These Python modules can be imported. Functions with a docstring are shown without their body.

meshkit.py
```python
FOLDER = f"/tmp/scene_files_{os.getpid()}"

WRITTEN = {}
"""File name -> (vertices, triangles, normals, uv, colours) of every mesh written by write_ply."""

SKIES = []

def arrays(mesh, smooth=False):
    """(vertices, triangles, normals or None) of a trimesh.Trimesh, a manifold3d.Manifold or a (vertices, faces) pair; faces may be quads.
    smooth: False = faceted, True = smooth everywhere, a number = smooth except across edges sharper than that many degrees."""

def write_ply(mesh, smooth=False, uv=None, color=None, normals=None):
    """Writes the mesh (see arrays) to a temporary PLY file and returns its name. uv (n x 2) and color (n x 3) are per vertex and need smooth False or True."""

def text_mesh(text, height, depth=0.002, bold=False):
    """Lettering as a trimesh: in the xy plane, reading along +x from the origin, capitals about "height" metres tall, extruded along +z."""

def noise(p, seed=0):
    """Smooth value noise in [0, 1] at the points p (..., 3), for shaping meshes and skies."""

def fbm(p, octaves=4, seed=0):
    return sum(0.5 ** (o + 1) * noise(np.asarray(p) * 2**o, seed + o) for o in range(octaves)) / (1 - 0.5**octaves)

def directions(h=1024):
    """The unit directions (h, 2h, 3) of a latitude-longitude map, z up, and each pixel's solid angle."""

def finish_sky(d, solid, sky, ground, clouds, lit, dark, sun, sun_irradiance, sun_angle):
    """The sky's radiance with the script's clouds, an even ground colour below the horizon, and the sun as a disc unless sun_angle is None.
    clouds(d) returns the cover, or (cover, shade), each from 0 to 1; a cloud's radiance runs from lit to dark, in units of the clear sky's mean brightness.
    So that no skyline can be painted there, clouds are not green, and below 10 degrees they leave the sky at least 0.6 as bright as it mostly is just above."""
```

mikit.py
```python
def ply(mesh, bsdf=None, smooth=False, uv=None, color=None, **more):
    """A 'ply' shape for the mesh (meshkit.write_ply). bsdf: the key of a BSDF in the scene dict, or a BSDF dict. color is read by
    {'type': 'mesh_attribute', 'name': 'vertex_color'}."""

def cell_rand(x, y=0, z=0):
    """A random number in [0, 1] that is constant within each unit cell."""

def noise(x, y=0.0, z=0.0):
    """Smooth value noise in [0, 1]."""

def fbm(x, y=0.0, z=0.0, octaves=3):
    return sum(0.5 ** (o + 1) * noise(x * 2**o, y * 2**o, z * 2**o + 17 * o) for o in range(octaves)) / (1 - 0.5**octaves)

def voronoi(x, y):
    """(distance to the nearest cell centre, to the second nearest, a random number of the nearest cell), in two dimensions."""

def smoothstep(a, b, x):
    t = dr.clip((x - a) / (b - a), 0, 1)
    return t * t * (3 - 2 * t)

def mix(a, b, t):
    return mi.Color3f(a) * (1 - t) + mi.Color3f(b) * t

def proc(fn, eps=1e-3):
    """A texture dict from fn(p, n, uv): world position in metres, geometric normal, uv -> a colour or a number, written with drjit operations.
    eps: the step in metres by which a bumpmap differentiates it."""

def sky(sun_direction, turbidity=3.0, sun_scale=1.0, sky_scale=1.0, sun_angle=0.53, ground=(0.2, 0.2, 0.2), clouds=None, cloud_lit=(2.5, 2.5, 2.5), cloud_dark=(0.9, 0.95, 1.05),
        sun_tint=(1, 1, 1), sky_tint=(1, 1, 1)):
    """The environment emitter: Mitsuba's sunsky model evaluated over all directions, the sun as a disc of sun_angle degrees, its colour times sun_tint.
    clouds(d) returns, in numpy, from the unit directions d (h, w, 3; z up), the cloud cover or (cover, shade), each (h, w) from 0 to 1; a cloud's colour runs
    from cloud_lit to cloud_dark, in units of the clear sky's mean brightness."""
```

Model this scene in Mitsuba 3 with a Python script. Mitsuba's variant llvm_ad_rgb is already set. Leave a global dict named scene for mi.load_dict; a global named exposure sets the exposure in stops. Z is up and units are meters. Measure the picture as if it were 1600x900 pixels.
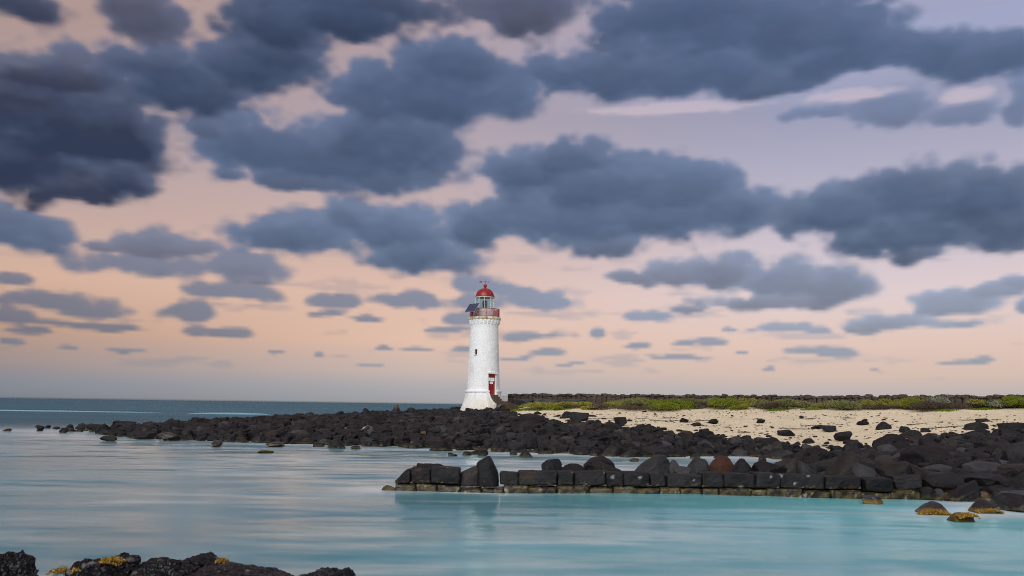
"""Lighthouse on a basalt point at dusk, a block jetty and a calm lagoon before it. z up, metres, the camera looks along +y."""
import math
import random

import drjit as dr
import manifold3d as m3
import mikit
import mitsuba as mi
import numpy as np
import shapely.geometry as sg
import trimesh
from scipy.interpolate import RBFInterpolator, RegularGridInterpolator
from scipy.spatial import cKDTree

import meshkit
from mikit import fbm, mix, noise, proc, smoothstep

T = mi.ScalarTransform4f
scene, labels = {}, {}

# ------------------------------------------------------------------ camera, sky, exposure
PITCH, ROLL, EYE = math.radians(7.5), math.radians(0.79), np.array([0, 0, 2.5])
look = np.array([0, math.cos(PITCH), math.sin(PITCH)])
up0 = np.array([0, -math.sin(PITCH), math.cos(PITCH)])
up = math.cos(ROLL) * up0 - math.sin(ROLL) * np.array([1, 0, 0])
scene["camera"] = {"type": "perspective", "fov": 59.98, "fov_axis": "x", "near_clip": 0.1, "far_clip": 1e5,
                   "to_world": T().look_at(origin=EYE.tolist(), target=(EYE + look).tolist(), up=up.tolist())}
exposure = 2.406
SUN_AZ, SUN_EL = math.radians(197), math.radians(32)                        # low behind the camera, a little to its left
SUN = [math.sin(SUN_AZ) * math.cos(SUN_EL), math.cos(SUN_AZ) * math.cos(SUN_EL), math.sin(SUN_EL)]

# azimuth, elevation, half widths (degrees), cover and shade of the clouds ahead
CLOUDS = [
    (-30.5, 21.6, 2.7, 0.97, 1, 1), (-23.4, 22.2, 2.7, 1.59, 0.92, 0.95), (-24.2, 22.9, 2.4, 0.98, 0.92, 0.95), (-12, 24, 6.8, 1.91, 0.93, 1),
    (-15.5, 22.8, 3.2, 1.74, 0.93, 1), (-8.9, 24.8, 4.4, 1.25, 0.93, 1), (-15.8, 21, 3.1, 1.77, 0.93, 1), (-17.5, 20.1, 4.1, 1.51, 0.93, 1),
    (-22.4, 18.8, 4.4, 1.81, 0.93, 1), (-20.7, 18.3, 3.9, 1.42, 0.93, 1), (0.2, 24.7, 3.4, 1.77, 0.9, 0.95), (-30.4, 18.6, 2.1, 0.38, 0.85, 0.95),
    (-27.4, 19.4, 1.4, 0.79, 0.85, 0.95), (-28.1, 15.4, 5.5, 3.52, 1, 1), (-29.5, 13.2, 4.2, 2.55, 1, 1), (-24.7, 15.3, 3.1, 2.8, 1, 1),
    (-24.3, 12.7, 2.1, 1.42, 1, 1), (-27.1, 12.1, 4.1, 1.15, 1, 1), (-28.2, 18.1, 3.9, 0.94, 1, 1), (-16.8, 15.2, 4.1, 2.17, 0.86, 1),
    (-11.8, 14.9, 7.1, 2.31, 0.86, 1), (-8, 16.5, 4.8, 2.46, 0.86, 1), (-9.9, 18.7, 2.5, 1.23, 0.86, 1), (-4.9, 19.6, 5.8, 2.29, 0.83, 1),
    (-4.3, 21.3, 4, 1.48, 0.83, 1), (-8.7, 19.4, 3.7, 1.75, 0.83, 1), (-1.5, 19.1, 2.8, 1.33, 0.83, 1), (-14.2, 13.6, 4.8, 0.98, 0.86, 1),
    (-8.9, 14, 3.4, 1.35, 0.86, 1), (-19.4, 16.3, 1.3, 0.77, 0.86, 1), (2.4, 20.7, 2.8, 1.4, 0.81, 1), (6.7, 20.8, 5.1, 1.57, 0.81, 1),
    (12.1, 20.4, 7.2, 1.64, 0.81, 1), (14.6, 22.7, 8.4, 2.42, 0.81, 1), (11.3, 24.1, 5.7, 1.75, 0.81, 1), (16.5, 19.7, 2.6, 0.93, 0.81, 1),
    (21.2, 21, 5.4, 1.88, 0.79, 1), (25.2, 20.3, 3.7, 1.44, 0.79, 1), (29.3, 19.5, 3.4, 1.47, 0.79, 1), (20.5, 22.1, 3.3, 1.63, 0.79, 1),
    (23.7, 17.5, 2.6, 0.95, 0.67, 0.92), (19.2, 17.7, 2.1, 0.51, 0.67, 0.92), (27.8, 16.8, 1.5, 0.8, 0.67, 0.92), (30.5, 17, 0.9, 1.56, 0.67, 0.92),
    (1, 14.7, 3.5, 1.55, 0.84, 1), (4.3, 15.6, 2.9, 1.45, 0.84, 1), (5, 13.7, 6.4, 2.01, 0.84, 1), (10, 13.3, 5, 1.72, 0.84, 1),
    (13.6, 12, 3.3, 1.7, 0.84, 1), (2.5, 11.6, 6.9, 1.93, 0.84, 1), (6.6, 10.2, 2, 0.83, 0.84, 1), (8.3, 11.8, 6.8, 1.59, 0.84, 1),
    (20.1, 11.4, 3.7, 1.65, 0.88, 1), (24.5, 12, 5, 2.18, 0.88, 1), (28.6, 12, 3.9, 1.94, 0.88, 1), (24.8, 10.2, 5, 1.76, 0.88, 1),
    (30.1, 10.5, 2.8, 1.8, 0.88, 1), (25.1, 9.1, 1.5, 0.67, 0.88, 1), (-11.3, 11.2, 2.2, 1.27, 0.85, 1), (-14.4, 10.1, 4.1, 1.34, 0.85, 1),
    (-8.4, 10.4, 4.3, 1.55, 0.85, 1), (-6.3, 9.3, 3.9, 1.47, 0.85, 1), (-4, 9, 2.2, 1.02, 0.85, 1), (-2.6, 11.2, 2.3, 1.38, 0.85, 1),
    (-29.2, 9.3, 3.5, 1.21, 0.85, 1), (-30.2, 9.9, 1.4, 0.88, 0.85, 1), (-24.8, 9, 1.2, 0.34, 0.82, 0.92), (-22.1, 9.3, 2, 0.94, 0.82, 0.92),
    (-20.1, 9.2, 1.8, 0.43, 0.82, 0.92), (-22.8, 7.8, 3.5, 0.77, 0.82, 0.92), (-17, 8.1, 2.5, 0.97, 0.82, 0.92), (-16.4, 7.5, 1.7, 0.4, 0.82, 0.92),
    (-17.7, 6.5, 2.9, 0.66, 0.79, 0.92), (-19.9, 5.3, 1.7, 0.7, 0.79, 0.92), (-18.2, 4.1, 2.3, 0.31, 0.79, 0.92), (-29.6, 6.5, 1.1, 0.4, 0.79, 0.92),
    (-27.9, 5.5, 2.7, 0.49, 0.79, 0.92), (-29.6, 4.5, 1.6, 0.48, 0.79, 0.92), (-25.2, 5, 1.6, 0.54, 0.79, 0.92), (-23.6, 4.2, 1.6, 0.25, 0.79, 0.92),
    (-28.6, 3.7, 1.3, 0.28, 0.79, 0.92), (-29.6, 3, 0.7, 0.2, 0.79, 0.92), (-23.3, 2.9, 1.1, 0.17, 0.79, 0.92), (-26.5, 4.3, 2.2, 0.21, 0.79, 0.92),
    (-11.1, 6.3, 1.5, 0.5, 0.75, 0.92), (-7, 6.2, 2.3, 0.64, 0.75, 0.92), (-11.8, 5.6, 1.1, 0.23, 0.75, 0.92), (-9.4, 5.2, 1.1, 0.23, 0.75, 0.92),
    (-1.7, 7.6, 2.3, 0.6, 0.69, 0.92), (1.1, 6.5, 2.7, 0.79, 0.69, 0.92), (-2.3, 6.2, 1.7, 0.55, 0.69, 0.92), (-3.2, 5.3, 1.3, 0.42, 0.69, 0.92),
    (0, 7.3, 1.4, 0.37, 0.69, 0.92), (13.5, 8.4, 2.5, 1.13, 0.79, 0.92), (10.1, 8.3, 2.2, 0.82, 0.79, 0.92), (7.7, 8.2, 1.4, 0.55, 0.79, 0.92),
    (17, 7.6, 2.9, 1.24, 0.79, 0.92), (20, 7.3, 2.4, 1.22, 0.79, 0.92), (16.2, 6.5, 4.4, 0.58, 0.79, 0.92), (11.7, 6.2, 1, 0.27, 0.79, 0.92),
    (8.4, 5.5, 1.7, 0.37, 0.69, 0.92), (9.5, 5.8, 0.9, 0.27, 0.69, 0.92), (23.3, 5.1, 2.2, 0.51, 0.72, 0.92), (26.3, 6, 2.5, 0.71, 0.72, 0.92),
    (28.8, 6.7, 1.7, 0.49, 0.72, 0.92), (26.9, 4.9, 1.6, 0.25, 0.72, 0.92), (30.2, 5.8, 0.6, 0.48, 0.72, 0.92), (29.9, 7.1, 0.9, 0.4, 0.72, 0.92),
    (21.6, 4.9, 1, 0.26, 0.72, 0.92), (1.9, 4.4, 1.9, 0.37, 0.65, 0.92), (5.4, 4.5, 0.5, 0.32, 0.65, 0.92), (2.5, 3.4, 1, 0.23, 0.65, 0.92),
    (0.7, 3.1, 1, 0.14, 0.65, 0.92), (3.8, 2.6, 0.8, 0.11, 0.65, 0.92), (-2.8, 3.5, 0.9, 0.28, 0.65, 0.92), (-4.1, 4.7, 1.4, 0.18, 0.65, 0.92),
    (13.9, 4.8, 0.6, 0.27, 0.65, 0.92), (17.1, 4.9, 1.9, 0.4, 0.65, 0.92), (15, 4.7, 0.8, 0.22, 0.65, 0.92), (19, 4.7, 1, 0.22, 0.65, 0.92),
    (19.3, 3.4, 2.1, 0.3, 0.62, 0.92), (12.3, 4, 1.3, 0.27, 0.62, 0.92), (10.1, 3, 1.8, 0.18, 0.62, 0.92), (16.1, 2.4, 0.4, 0.13, 0.62, 0.92),
    (26.8, 2.9, 0.7, 0.16, 0.62, 0.92), (28.1, 2.9, 0.5, 0.2, 0.62, 0.92), (7.9, 3.7, 0.9, 0.27, 0.62, 0.92), (10.9, 3.9, 0.9, 0.18, 0.62, 0.92),
    (-6.1, 3.4, 1.2, 0.18, 0.57, 0.92), (-14.9, 3, 0.4, 0.11, 0.57, 0.92), (-12.5, 2.8, 0.4, 0.11, 0.57, 0.92), (-9.1, 2.2, 1.1, 0.11, 0.57, 0.92),
    (-8.2, 3.4, 0.6, 0.14, 0.57, 0.92), (-26.7, 2.8, 0.7, 0.12, 0.57, 0.92), (14.4, 3.3, 0.4, 0.13, 0.57, 0.92), (22.7, 2.4, 0.5, 0.11, 0.57, 0.92),
    (10.8, 18.7, 5.9, 0.39, 0.46, 0.02), (21.5, 18.6, 3.1, 0.37, 0.46, 0.02), (27.9, 17.9, 1.5, 0.56, 0.46, 0.02),
]


def puffs(az, el, size, seed):
    """Rounded billows: 1 at the heart of each billow, falling to 0 in the creases between them (az in degrees all round)."""
    n = int(round(360 / size))
    u, v = az * n / 360.0, el / (size * 0.62)
    iu, iv = np.floor(u), np.floor(v)
    best = np.full(az.shape, 9.0)
    for a in (-1, 0, 1):
        for b in (-1, 0, 1):
            cu, cv = iu + a, iv + b
            k = np.stack([np.mod(cu, n), cv, np.full_like(cu, seed)], -1)
            best = np.minimum(best, (cu + meshkit.noise(k, 1) - u) ** 2 + (cv + meshkit.noise(k, 2) - v) ** 2)
    return np.clip(1 - best, 0, 1)


def cloud_field(d):
    """Cover and shade of the evening sky: a pink veil opposite the low sun, heaps of slate cloud ahead, the same kind of cloud all round."""
    az = np.degrees(np.arctan2(d[..., 0], d[..., 1]))
    el = np.degrees(np.arcsin(np.clip(d[..., 2], -1, 1)))
    side = np.clip(0.5 + 0.5 * np.sin(np.radians(az)) / 0.5, 0, 1)          # 0 on the left of the view, 1 on the right
    E = [0, 0.9, 2.0, 3.9, 7, 11, 15.5, 18.2, 22, 35, 60, 90]
    three_c = [[.73, .74, .86, .98, .92, .83, .77, .79, .86, .84, .85, .85], [.66, .67, .76, .87, .85, .79, .67, .66, .66, .78, .85, .85], [.66, .68, .80, .79, .62, .53, .50, .50, .28, .55, .82, .85]]
    three_s = [[1, .94, .68, .42, .19, .34, .41, .45, .46, .22, .06, .04], [.88, .79, .42, .09, .08, .22, .35, .40, .40, .18, .05, .04], [.75, .62, .27, .11, .01, .19, .46, .60, .27, .12, .05, .04]]
    left, right = np.clip(1 - side / 0.4, 0, 1), np.clip((side - 0.4) / 0.4, 0, 1)
    weights = (left, 1 - left - right, right)
    vc = sum(np.interp(el, E, row) * w for row, w in zip(three_c, weights))
    vs = sum(np.interp(el, E, row) * w for row, w in zip(three_s, weights))
    away = np.clip((0.3 + d[..., 1] + 0.3 * d[..., 0]) / 0.8, 0, 1)         # the veil thins out towards the afterglow
    vc = vc * (0.45 + 0.55 * away * away * (3 - 2 * away))
    ring = np.radians(az)
    q = np.stack([17.9 * np.cos(ring), 17.9 * np.sin(ring), el / 1.9], -1)
    big = meshkit.fbm(q * [0.55, 0.55, 0.6], 3, 3) - 0.5
    lumps = meshkit.fbm(q * [1.5, 1.5, 1.25], 3, 7) - 0.5
    fine = meshkit.fbm(q * [3.0, 3.0, 2.6], 2, 9) - 0.5
    billow = puffs(az + big * 2.0, el + lumps * 0.6, 360 / 170, 3) * 0.62 + puffs(az + lumps * 0.8, el + lumps * 0.4, 360 / 380, 8) * 0.38 - 0.62
    wisp = meshkit.fbm(q * [1.0, 1.0, 3.2], 3, 11) - 0.5
    K = 7.0
    acc, tc, ts, hg, sm = (np.full(az.shape, 1e-4 * x) for x in (1, .85, 1, 0, 0))
    for a, e, ra, re, c, s in CLOUDS:
        rows = np.nonzero(np.abs(el[:, 0] - e) < 2.3 * re + 1.2)[0]
        if not len(rows):
            continue
        w = np.ix_(np.arange(rows[0], rows[-1] + 1), np.nonzero(np.abs(az[0] - a) < 2.3 * ra + 1.5)[0])
        k = np.clip(re / 1.5, 0.36, 1.0)
        x = az[w] + (big[w] * 3.4 + lumps[w] * 1.5) * k
        y = el[w] + (big[w] * 1.7 + lumps[w] * 1.3) * k
        dy = (y - e) / re
        v = 1 - np.sqrt(((x - a) / ra) ** 2 + (dy * np.where(dy > 0, 0.88, 1.25)) ** 2)
        g = np.exp(K * np.maximum(v, -1.3))
        acc[w] += g
        tc[w] += g * c
        ts[w] += g * s
        sm[w] += g * (1 - k)
        hg[w] += g * np.clip(dy, -1.2, 1.2)
    tc, ts, hg, sm = tc / acc, ts / acc, hg / acc, sm / acc
    field = np.log(acc) / K
    # the rest of the sky: the same heaps in another order
    q2 = np.stack([d[..., 0] / (d[..., 2] + 0.16), d[..., 1] / (d[..., 2] + 0.16), np.zeros_like(az)], -1)
    other = (meshkit.fbm(q2 * 2.4, 4, 21) - 0.47 - 0.17 * np.clip((el - 24) / 20, 0, 1)) * 4.0     # more gaps overhead, where one looks through the layer steeply
    out = np.clip(np.maximum((np.abs(az) - 32) / 5, (el - 24.5) / 4), 0, 1)
    field = field * (1 - out) + other * out
    field = field - 0.01 + (lumps * 0.48 + billow * 0.46 * (1 + 0.3 * np.clip(hg, -1, 1)) + fine * 0.26 + wisp * 0.08) * (1 + 1.2 * sm)
    soft = (0.40 + 0.16 * np.clip(-hg, 0, 1)) * (1 + 0.6 * sm)
    body = np.clip((field + 0.17) / soft, 0, 1)
    body = body * body * (3 - 2 * body) * (1 - 0.07 * np.clip(sm, 0, 0.7) / 0.7 * (1 - out))
    scud = np.clip((meshkit.fbm(q * [0.9, 0.9, 2.6], 4, 41) - 0.61 + 0.06 * big) / 0.10, 0, 1) * np.clip((el - 0.8) / 1.5, 0, 1) * np.clip((11 - el) / 5, 0, 1)
    body = np.maximum(body, 0.42 * scud)                                       # thin scraps low in the sky
    thick = np.clip((field - 0.02) / 0.6, 0, 1)
    c = tc * (0.86 + 0.13 * thick - 0.09 * np.clip(hg, -1, 1) + 0.05 * wisp + 0.14 * lumps + 0.12 * big - 0.05 * billow)
    s = ts * (0.968 + 0.035 * thick - 0.022 * np.clip(hg, -1, 1) - 0.02 * billow)
    c, s = np.clip(np.maximum(c, 0.9 * vc), 0, 1), np.clip(s + np.clip(ts / 0.6, 0, 1) * np.maximum(np.minimum(vs + 0.2, 1) - s, 0), 0, 1)
    cover = np.clip(vc + (c - vc) * body, 0, 1)
    return cover, np.clip((vc * vs * (1 - body) + c * s * body) / np.maximum(cover, 1e-3), 0, 1)


CLOUD_LIT, CLOUD_DARK = (2.02, 1.235, 0.80), (0.0765, 0.109, 0.212)


scene["sky"] = {"mis_compensation": True, **mikit.sky(SUN, turbidity=3, sun_scale=0.40, sun_angle=50, sun_tint=(0.80, 1.0, 1.38), sky_tint=(1.08, 0.93, 0.99), ground=(0.10, 0.11, 0.12), clouds=cloud_field,
                         cloud_lit=CLOUD_LIT, cloud_dark=CLOUD_DARK)}


# ------------------------------------------------------------------ helpers
def rgb(*c):
    return {"type": "rgb", "value": list(map(float, c))}


def add(key, mesh, bsdf, label=None, category=None, group=None, kind=None, smooth=False, **more):
    n, base = 0, key
    while key in scene:
        n += 1
        key = f"{base}_{n:03d}"
    scene[key] = mikit.ply(mesh, bsdf, smooth=smooth, **more)
    said = {k: v for k, v in dict(label=label, category=category, group=group, kind=kind).items() if v}
    if said:
        labels[key] = said
    return key


def thing(name, label, category, group=None):
    key, n = name, 0
    while key in labels:
        n += 1
        key = f"{name}_{n:03d}"
    labels[key] = {"label": label, "category": category}
    if group:
        labels[key]["group"] = group
    return key


def box(w, d, h, at=(0, 0, 0), yaw=0.0):
    b = trimesh.creation.box((w, d, h))
    b.apply_transform(trimesh.transformations.rotation_matrix(yaw, [0, 0, 1]))
    b.apply_translation(at)
    return b


def bar(p, q, r, sides=8):
    return trimesh.creation.cylinder(r, segment=[p, q], sections=sides)


def lathe(profile, sections=64, at=(0, 0, 0)):
    m = trimesh.creation.revolve(np.array(profile, float), sections=sections)
    m.apply_translation(at)
    return m


def cat(*ms):
    return trimesh.util.concatenate([x for m in ms for x in (m if isinstance(m, list) else [m])])


def solid(m):
    return m3.Manifold(m3.Mesh(np.asarray(m.vertices, np.float32), np.asarray(m.faces, np.uint32)))


def unsolid(m):
    k = m.to_mesh()
    return trimesh.Trimesh(k.vert_properties[:, :3], k.tri_verts, process=False)


VC = {"type": "mesh_attribute", "name": "vertex_color"}


def plain(key, color, rough=0.6, spec=0.4, **more):
    scene[key] = {"type": "twosided", "b": {"type": "principled", "base_color": color if isinstance(color, dict) else rgb(*color), "roughness": rough, "specular": spec, **more}}


# ------------------------------------------------------------------ materials
def rock_relief(p, n, uv):
    return fbm(p.x * 7, p.y * 7, p.z * 7, 4) + 0.5 * fbm(p.x * 31, p.y * 31, p.z * 31, 2)


def rock_bump(key, rough, spec, scale):
    scene[key] = {"type": "twosided", "b": {"type": "bumpmap", "arbitrary": proc(rock_relief, 0.01), "scale": scale,
                                            "nested": {"type": "principled", "base_color": VC, "roughness": rough, "specular": spec}}}


rock_bump("dry_basalt", 0.52, 0.20, 0.05)
rock_bump("black_basalt", 0.33, 0.22, 0.05)
rock_bump("wet_basalt", 0.30, 0.34, 0.03)


def sand_color(p, n, uv):
    x, y, z = p.x, p.y, p.z
    g = fbm(x * 0.5, y * 0.5, 0, 4)
    grain = noise(x * 9, y * 9, 3)
    sand = mix((0.43, 0.365, 0.26), (0.54, 0.465, 0.335), g) * (0.90 + 0.2 * grain)
    wet = smoothstep(0.55, 0.1, z + 0.5 * (g - 0.5))
    sand = sand * (1 - 0.55 * wet)
    gravel = mix((0.030, 0.026, 0.024), (0.075, 0.062, 0.052), noise(x * 3.1, y * 3.1, 5))
    stony = smoothstep(-0.6, -3.2, x + 2.4 * (g - 0.5) - 0.02 * (y - 60))
    bank = smoothstep(2.25, 2.6, z + 0.5 * (g - 0.5)) * smoothstep(8.0, 4.0, x)
    bank_c = mix((0.05, 0.038, 0.028), (0.15, 0.12, 0.095), noise(x * 1.3, y * 3.0, z * 6))
    c = mix(sand, gravel, stony)
    c = mix(c, bank_c, bank)
    return mix(c, (0.02, 0.025, 0.02), smoothstep(0.05, -0.2, z))


def sand_relief(p, n, uv):
    return fbm(p.x * 1.7, p.y * 1.7, 1, 4)


scene["sand"] = {"type": "bumpmap", "arbitrary": proc(sand_relief, 0.02), "scale": 0.16, "nested": {"type": "principled", "base_color": proc(sand_color), "roughness": 0.9, "specular": 0.2}}


def water_color(p, n, uv):
    x, y = p.x, p.y
    a = fbm(x * 0.11 + 3, y * 0.17, 1.5, 3)
    b = fbm(x * 0.32, y * 0.9 + 9, 4.5, 4)
    sea = smoothstep(66, 110, y - 0.35 * x)
    shallow = smoothstep(-9, 12, x + 14 * (a - 0.5)) * smoothstep(34, 24, y)
    body = mix((0.065, 0.175, 0.212), (0.105, 0.365, 0.405), shallow) * (0.72 + 0.62 * fbm(x * 0.10 + 7, y * 0.34, 9.5, 3))
    milk = smoothstep(0.46, 0.80, b * 0.65 + a * 0.35)
    body = mix(body, (0.46, 0.60, 0.63), milk * 0.5)
    open_sea = mix((0.016, 0.072, 0.108), (0.028, 0.105, 0.148), fbm(x * 0.02, y * 0.05, 7, 3))
    c = mix(body, open_sea, sea)
    for fx, fy, rx, ry, s in FOAM:
        w = dr.exp(-(dr.square((x - fx) / rx) + dr.square((y - fy) / ry)))
        c = mix(c, (0.62, 0.72, 0.78), dr.clip(w * s * (0.35 + 1.1 * b), 0, 0.92))
    return c


def water_relief(p, n, uv):
    x, y = p.x, p.y
    far = smoothstep(190, 50, dr.sqrt(x * x + y * y))
    long = fbm(x * 0.16 + 0.7 * noise(x * 0.05, y * 0.05, 3), y * 0.42, 2, 3)
    reach = 0.85 + 0.45 * smoothstep(22, 42, y) * smoothstep(6, -8, x)
    return (long * 1.25 * reach + 0.12 * fbm(x * 0.8 + 5, y * 1.7, 6, 2)) * far


def water_rough(p, n, uv):
    return mi.Float(0.175) - 0.045 * smoothstep(26, 44, p.y) + 0.355 * smoothstep(66, 130, p.y - 0.35 * p.x)


# milky water where the swell washes round rocks: x, y, reach along x and y, strength
FOAM = [(12.6, 23.6, 1.3, 1.6, .9), (13.2, 25.0, 1.4, .8, 1.0), (10.4, 22.2, 1.5, .8, .5), (12.0, 22.4, 1.6, .9, .6), (-1.1, 26.0, .7, .5, .9), (-3.9, 26.2, 1.3, 1.3, .5), (-6.0, 12.2, .35, .5, 1.0), (-4.7, 12.7, 1.6, .6, .5), (-2.9, 12.2, .9, .5, .4), (-6.6, 12.5, .6, .5, .6),
        (-21, 57.0, 5, 1.3, .9), (-12, 53.6, 7, 1.3, .9), (-4, 50.2, 6, 1.3, .9), (2, 46.6, 5, 1.4, 1.0), (9, 45.6, 6, 1.4, .9), (12, 44, 3, 3, .7), (-30, 62, 5, 3, .5), (-36, 70, 6, 5, .45), (5, 38, 6, 4, .35)]
scene["sea_water"] = {"type": "bumpmap", "arbitrary": proc(water_relief, 0.05), "scale": 0.10,
                      "nested": {"type": "principled", "base_color": proc(water_color), "roughness": proc(water_rough), "eta": 1.33}}


def paint_color(p, n, uv):
    x, y, z = p.x + 2.5, p.y - 80.0, p.z
    a = dr.atan2(x, -y)
    course = z / 0.30
    row = dr.floor(course)
    block = mikit.cell_rand(dr.floor(a * 2.6 + mikit.cell_rand(row) * 3), row, 1)
    c = mix((0.805, 0.815, 0.825), (0.835, 0.845, 0.85), block)
    worn = smoothstep(0.58, 0.80, fbm(a * 2.2, z * 0.9, 2, 3))
    c = mix(c, (0.66, 0.58, 0.43), worn * 0.42)
    rust = smoothstep(0.62, 0.80, fbm(a * 5.0, z * 0.6, 5, 2)) * smoothstep(6.0, 2.2, z)
    c = mix(c, (0.56, 0.42, 0.22), rust * 0.55)
    low = smoothstep(3.6, 2.0, z + 0.8 * (fbm(a * 4, z * 1.5, 8, 2) - 0.5))
    c = mix(c, (0.64, 0.55, 0.40), low * 0.5)
    drip = smoothstep(0.66, 0.84, fbm(a * 6.0, z * 0.30, 11, 2)) * smoothstep(7.6, 9.6, z)
    return mix(c, (0.58, 0.47, 0.30), drip * 0.5)


scene["white_paint"] = {"type": "twosided", "b": {"type": "principled", "base_color": proc(paint_color), "roughness": 0.65, "specular": 0.3}}


def slab_color(p, n, uv):
    a = dr.atan2(p.x + 2.5, 80.0 - p.y)
    g = fbm(a * 5, p.z * 3, 1, 3)
    c = mix((0.66, 0.65, 0.60), (0.55, 0.40, 0.15), smoothstep(0.48, 0.70, g))
    return mix(c, (0.24, 0.13, 0.05), smoothstep(0.62, 0.76, fbm(a * 9, p.z * 5, 4, 3)))


plain("lichen_slab", proc(slab_color), 0.8, 0.2)
plain("red_paint", (0.26, 0.012, 0.013), 0.38, 0.5)
plain("dome_red", proc(lambda p, n, uv: mix((0.22, 0.012, 0.014), (0.31, 0.022, 0.020), fbm(p.x * 2, p.y * 2, p.z * 3, 3))), 0.34, 0.5)
plain("rail_red", (0.24, 0.035, 0.035), 0.5, 0.4)
plain("baluster_paint", (0.40, 0.13, 0.125), 0.5, 0.4)
plain("white_metal", (0.74, 0.76, 0.74), 0.5, 0.4)
plain("white_board", (0.80, 0.80, 0.78), 0.5, 0.4)
plain("print_grey", (0.30, 0.31, 0.31), 0.6, 0.3)
plain("dark_metal", (0.05, 0.05, 0.055), 0.5, 0.5)
plain("lens_glass", (0.045, 0.075, 0.055), 0.12, 0.9)
plain("panel_blue", (0.012, 0.030, 0.085), 0.12, 0.6)
plain("panel_frame", (0.25, 0.27, 0.30), 0.4, 0.5)
plain("dark_wood", (0.06, 0.02, 0.018), 0.6, 0.3)
plain("old_timber", (0.10, 0.075, 0.055), 0.8, 0.2)
scene["pane_glass"] = {"type": "thindielectric", "int_ior": 1.5, "specular_transmittance": rgb(0.86, 0.95, 0.91)}
scene["foliage"] = {"type": "principledthin", "base_color": VC, "roughness": 0.65, "diff_trans": 0.6}
scene["twig"] = {"type": "twosided", "b": {"type": "diffuse", "reflectance": VC}}
plain("weed", VC, 0.45, 0.5)
plain("spray", (0.17, 0.33, 0.41), 0.7, 0.3)

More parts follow.
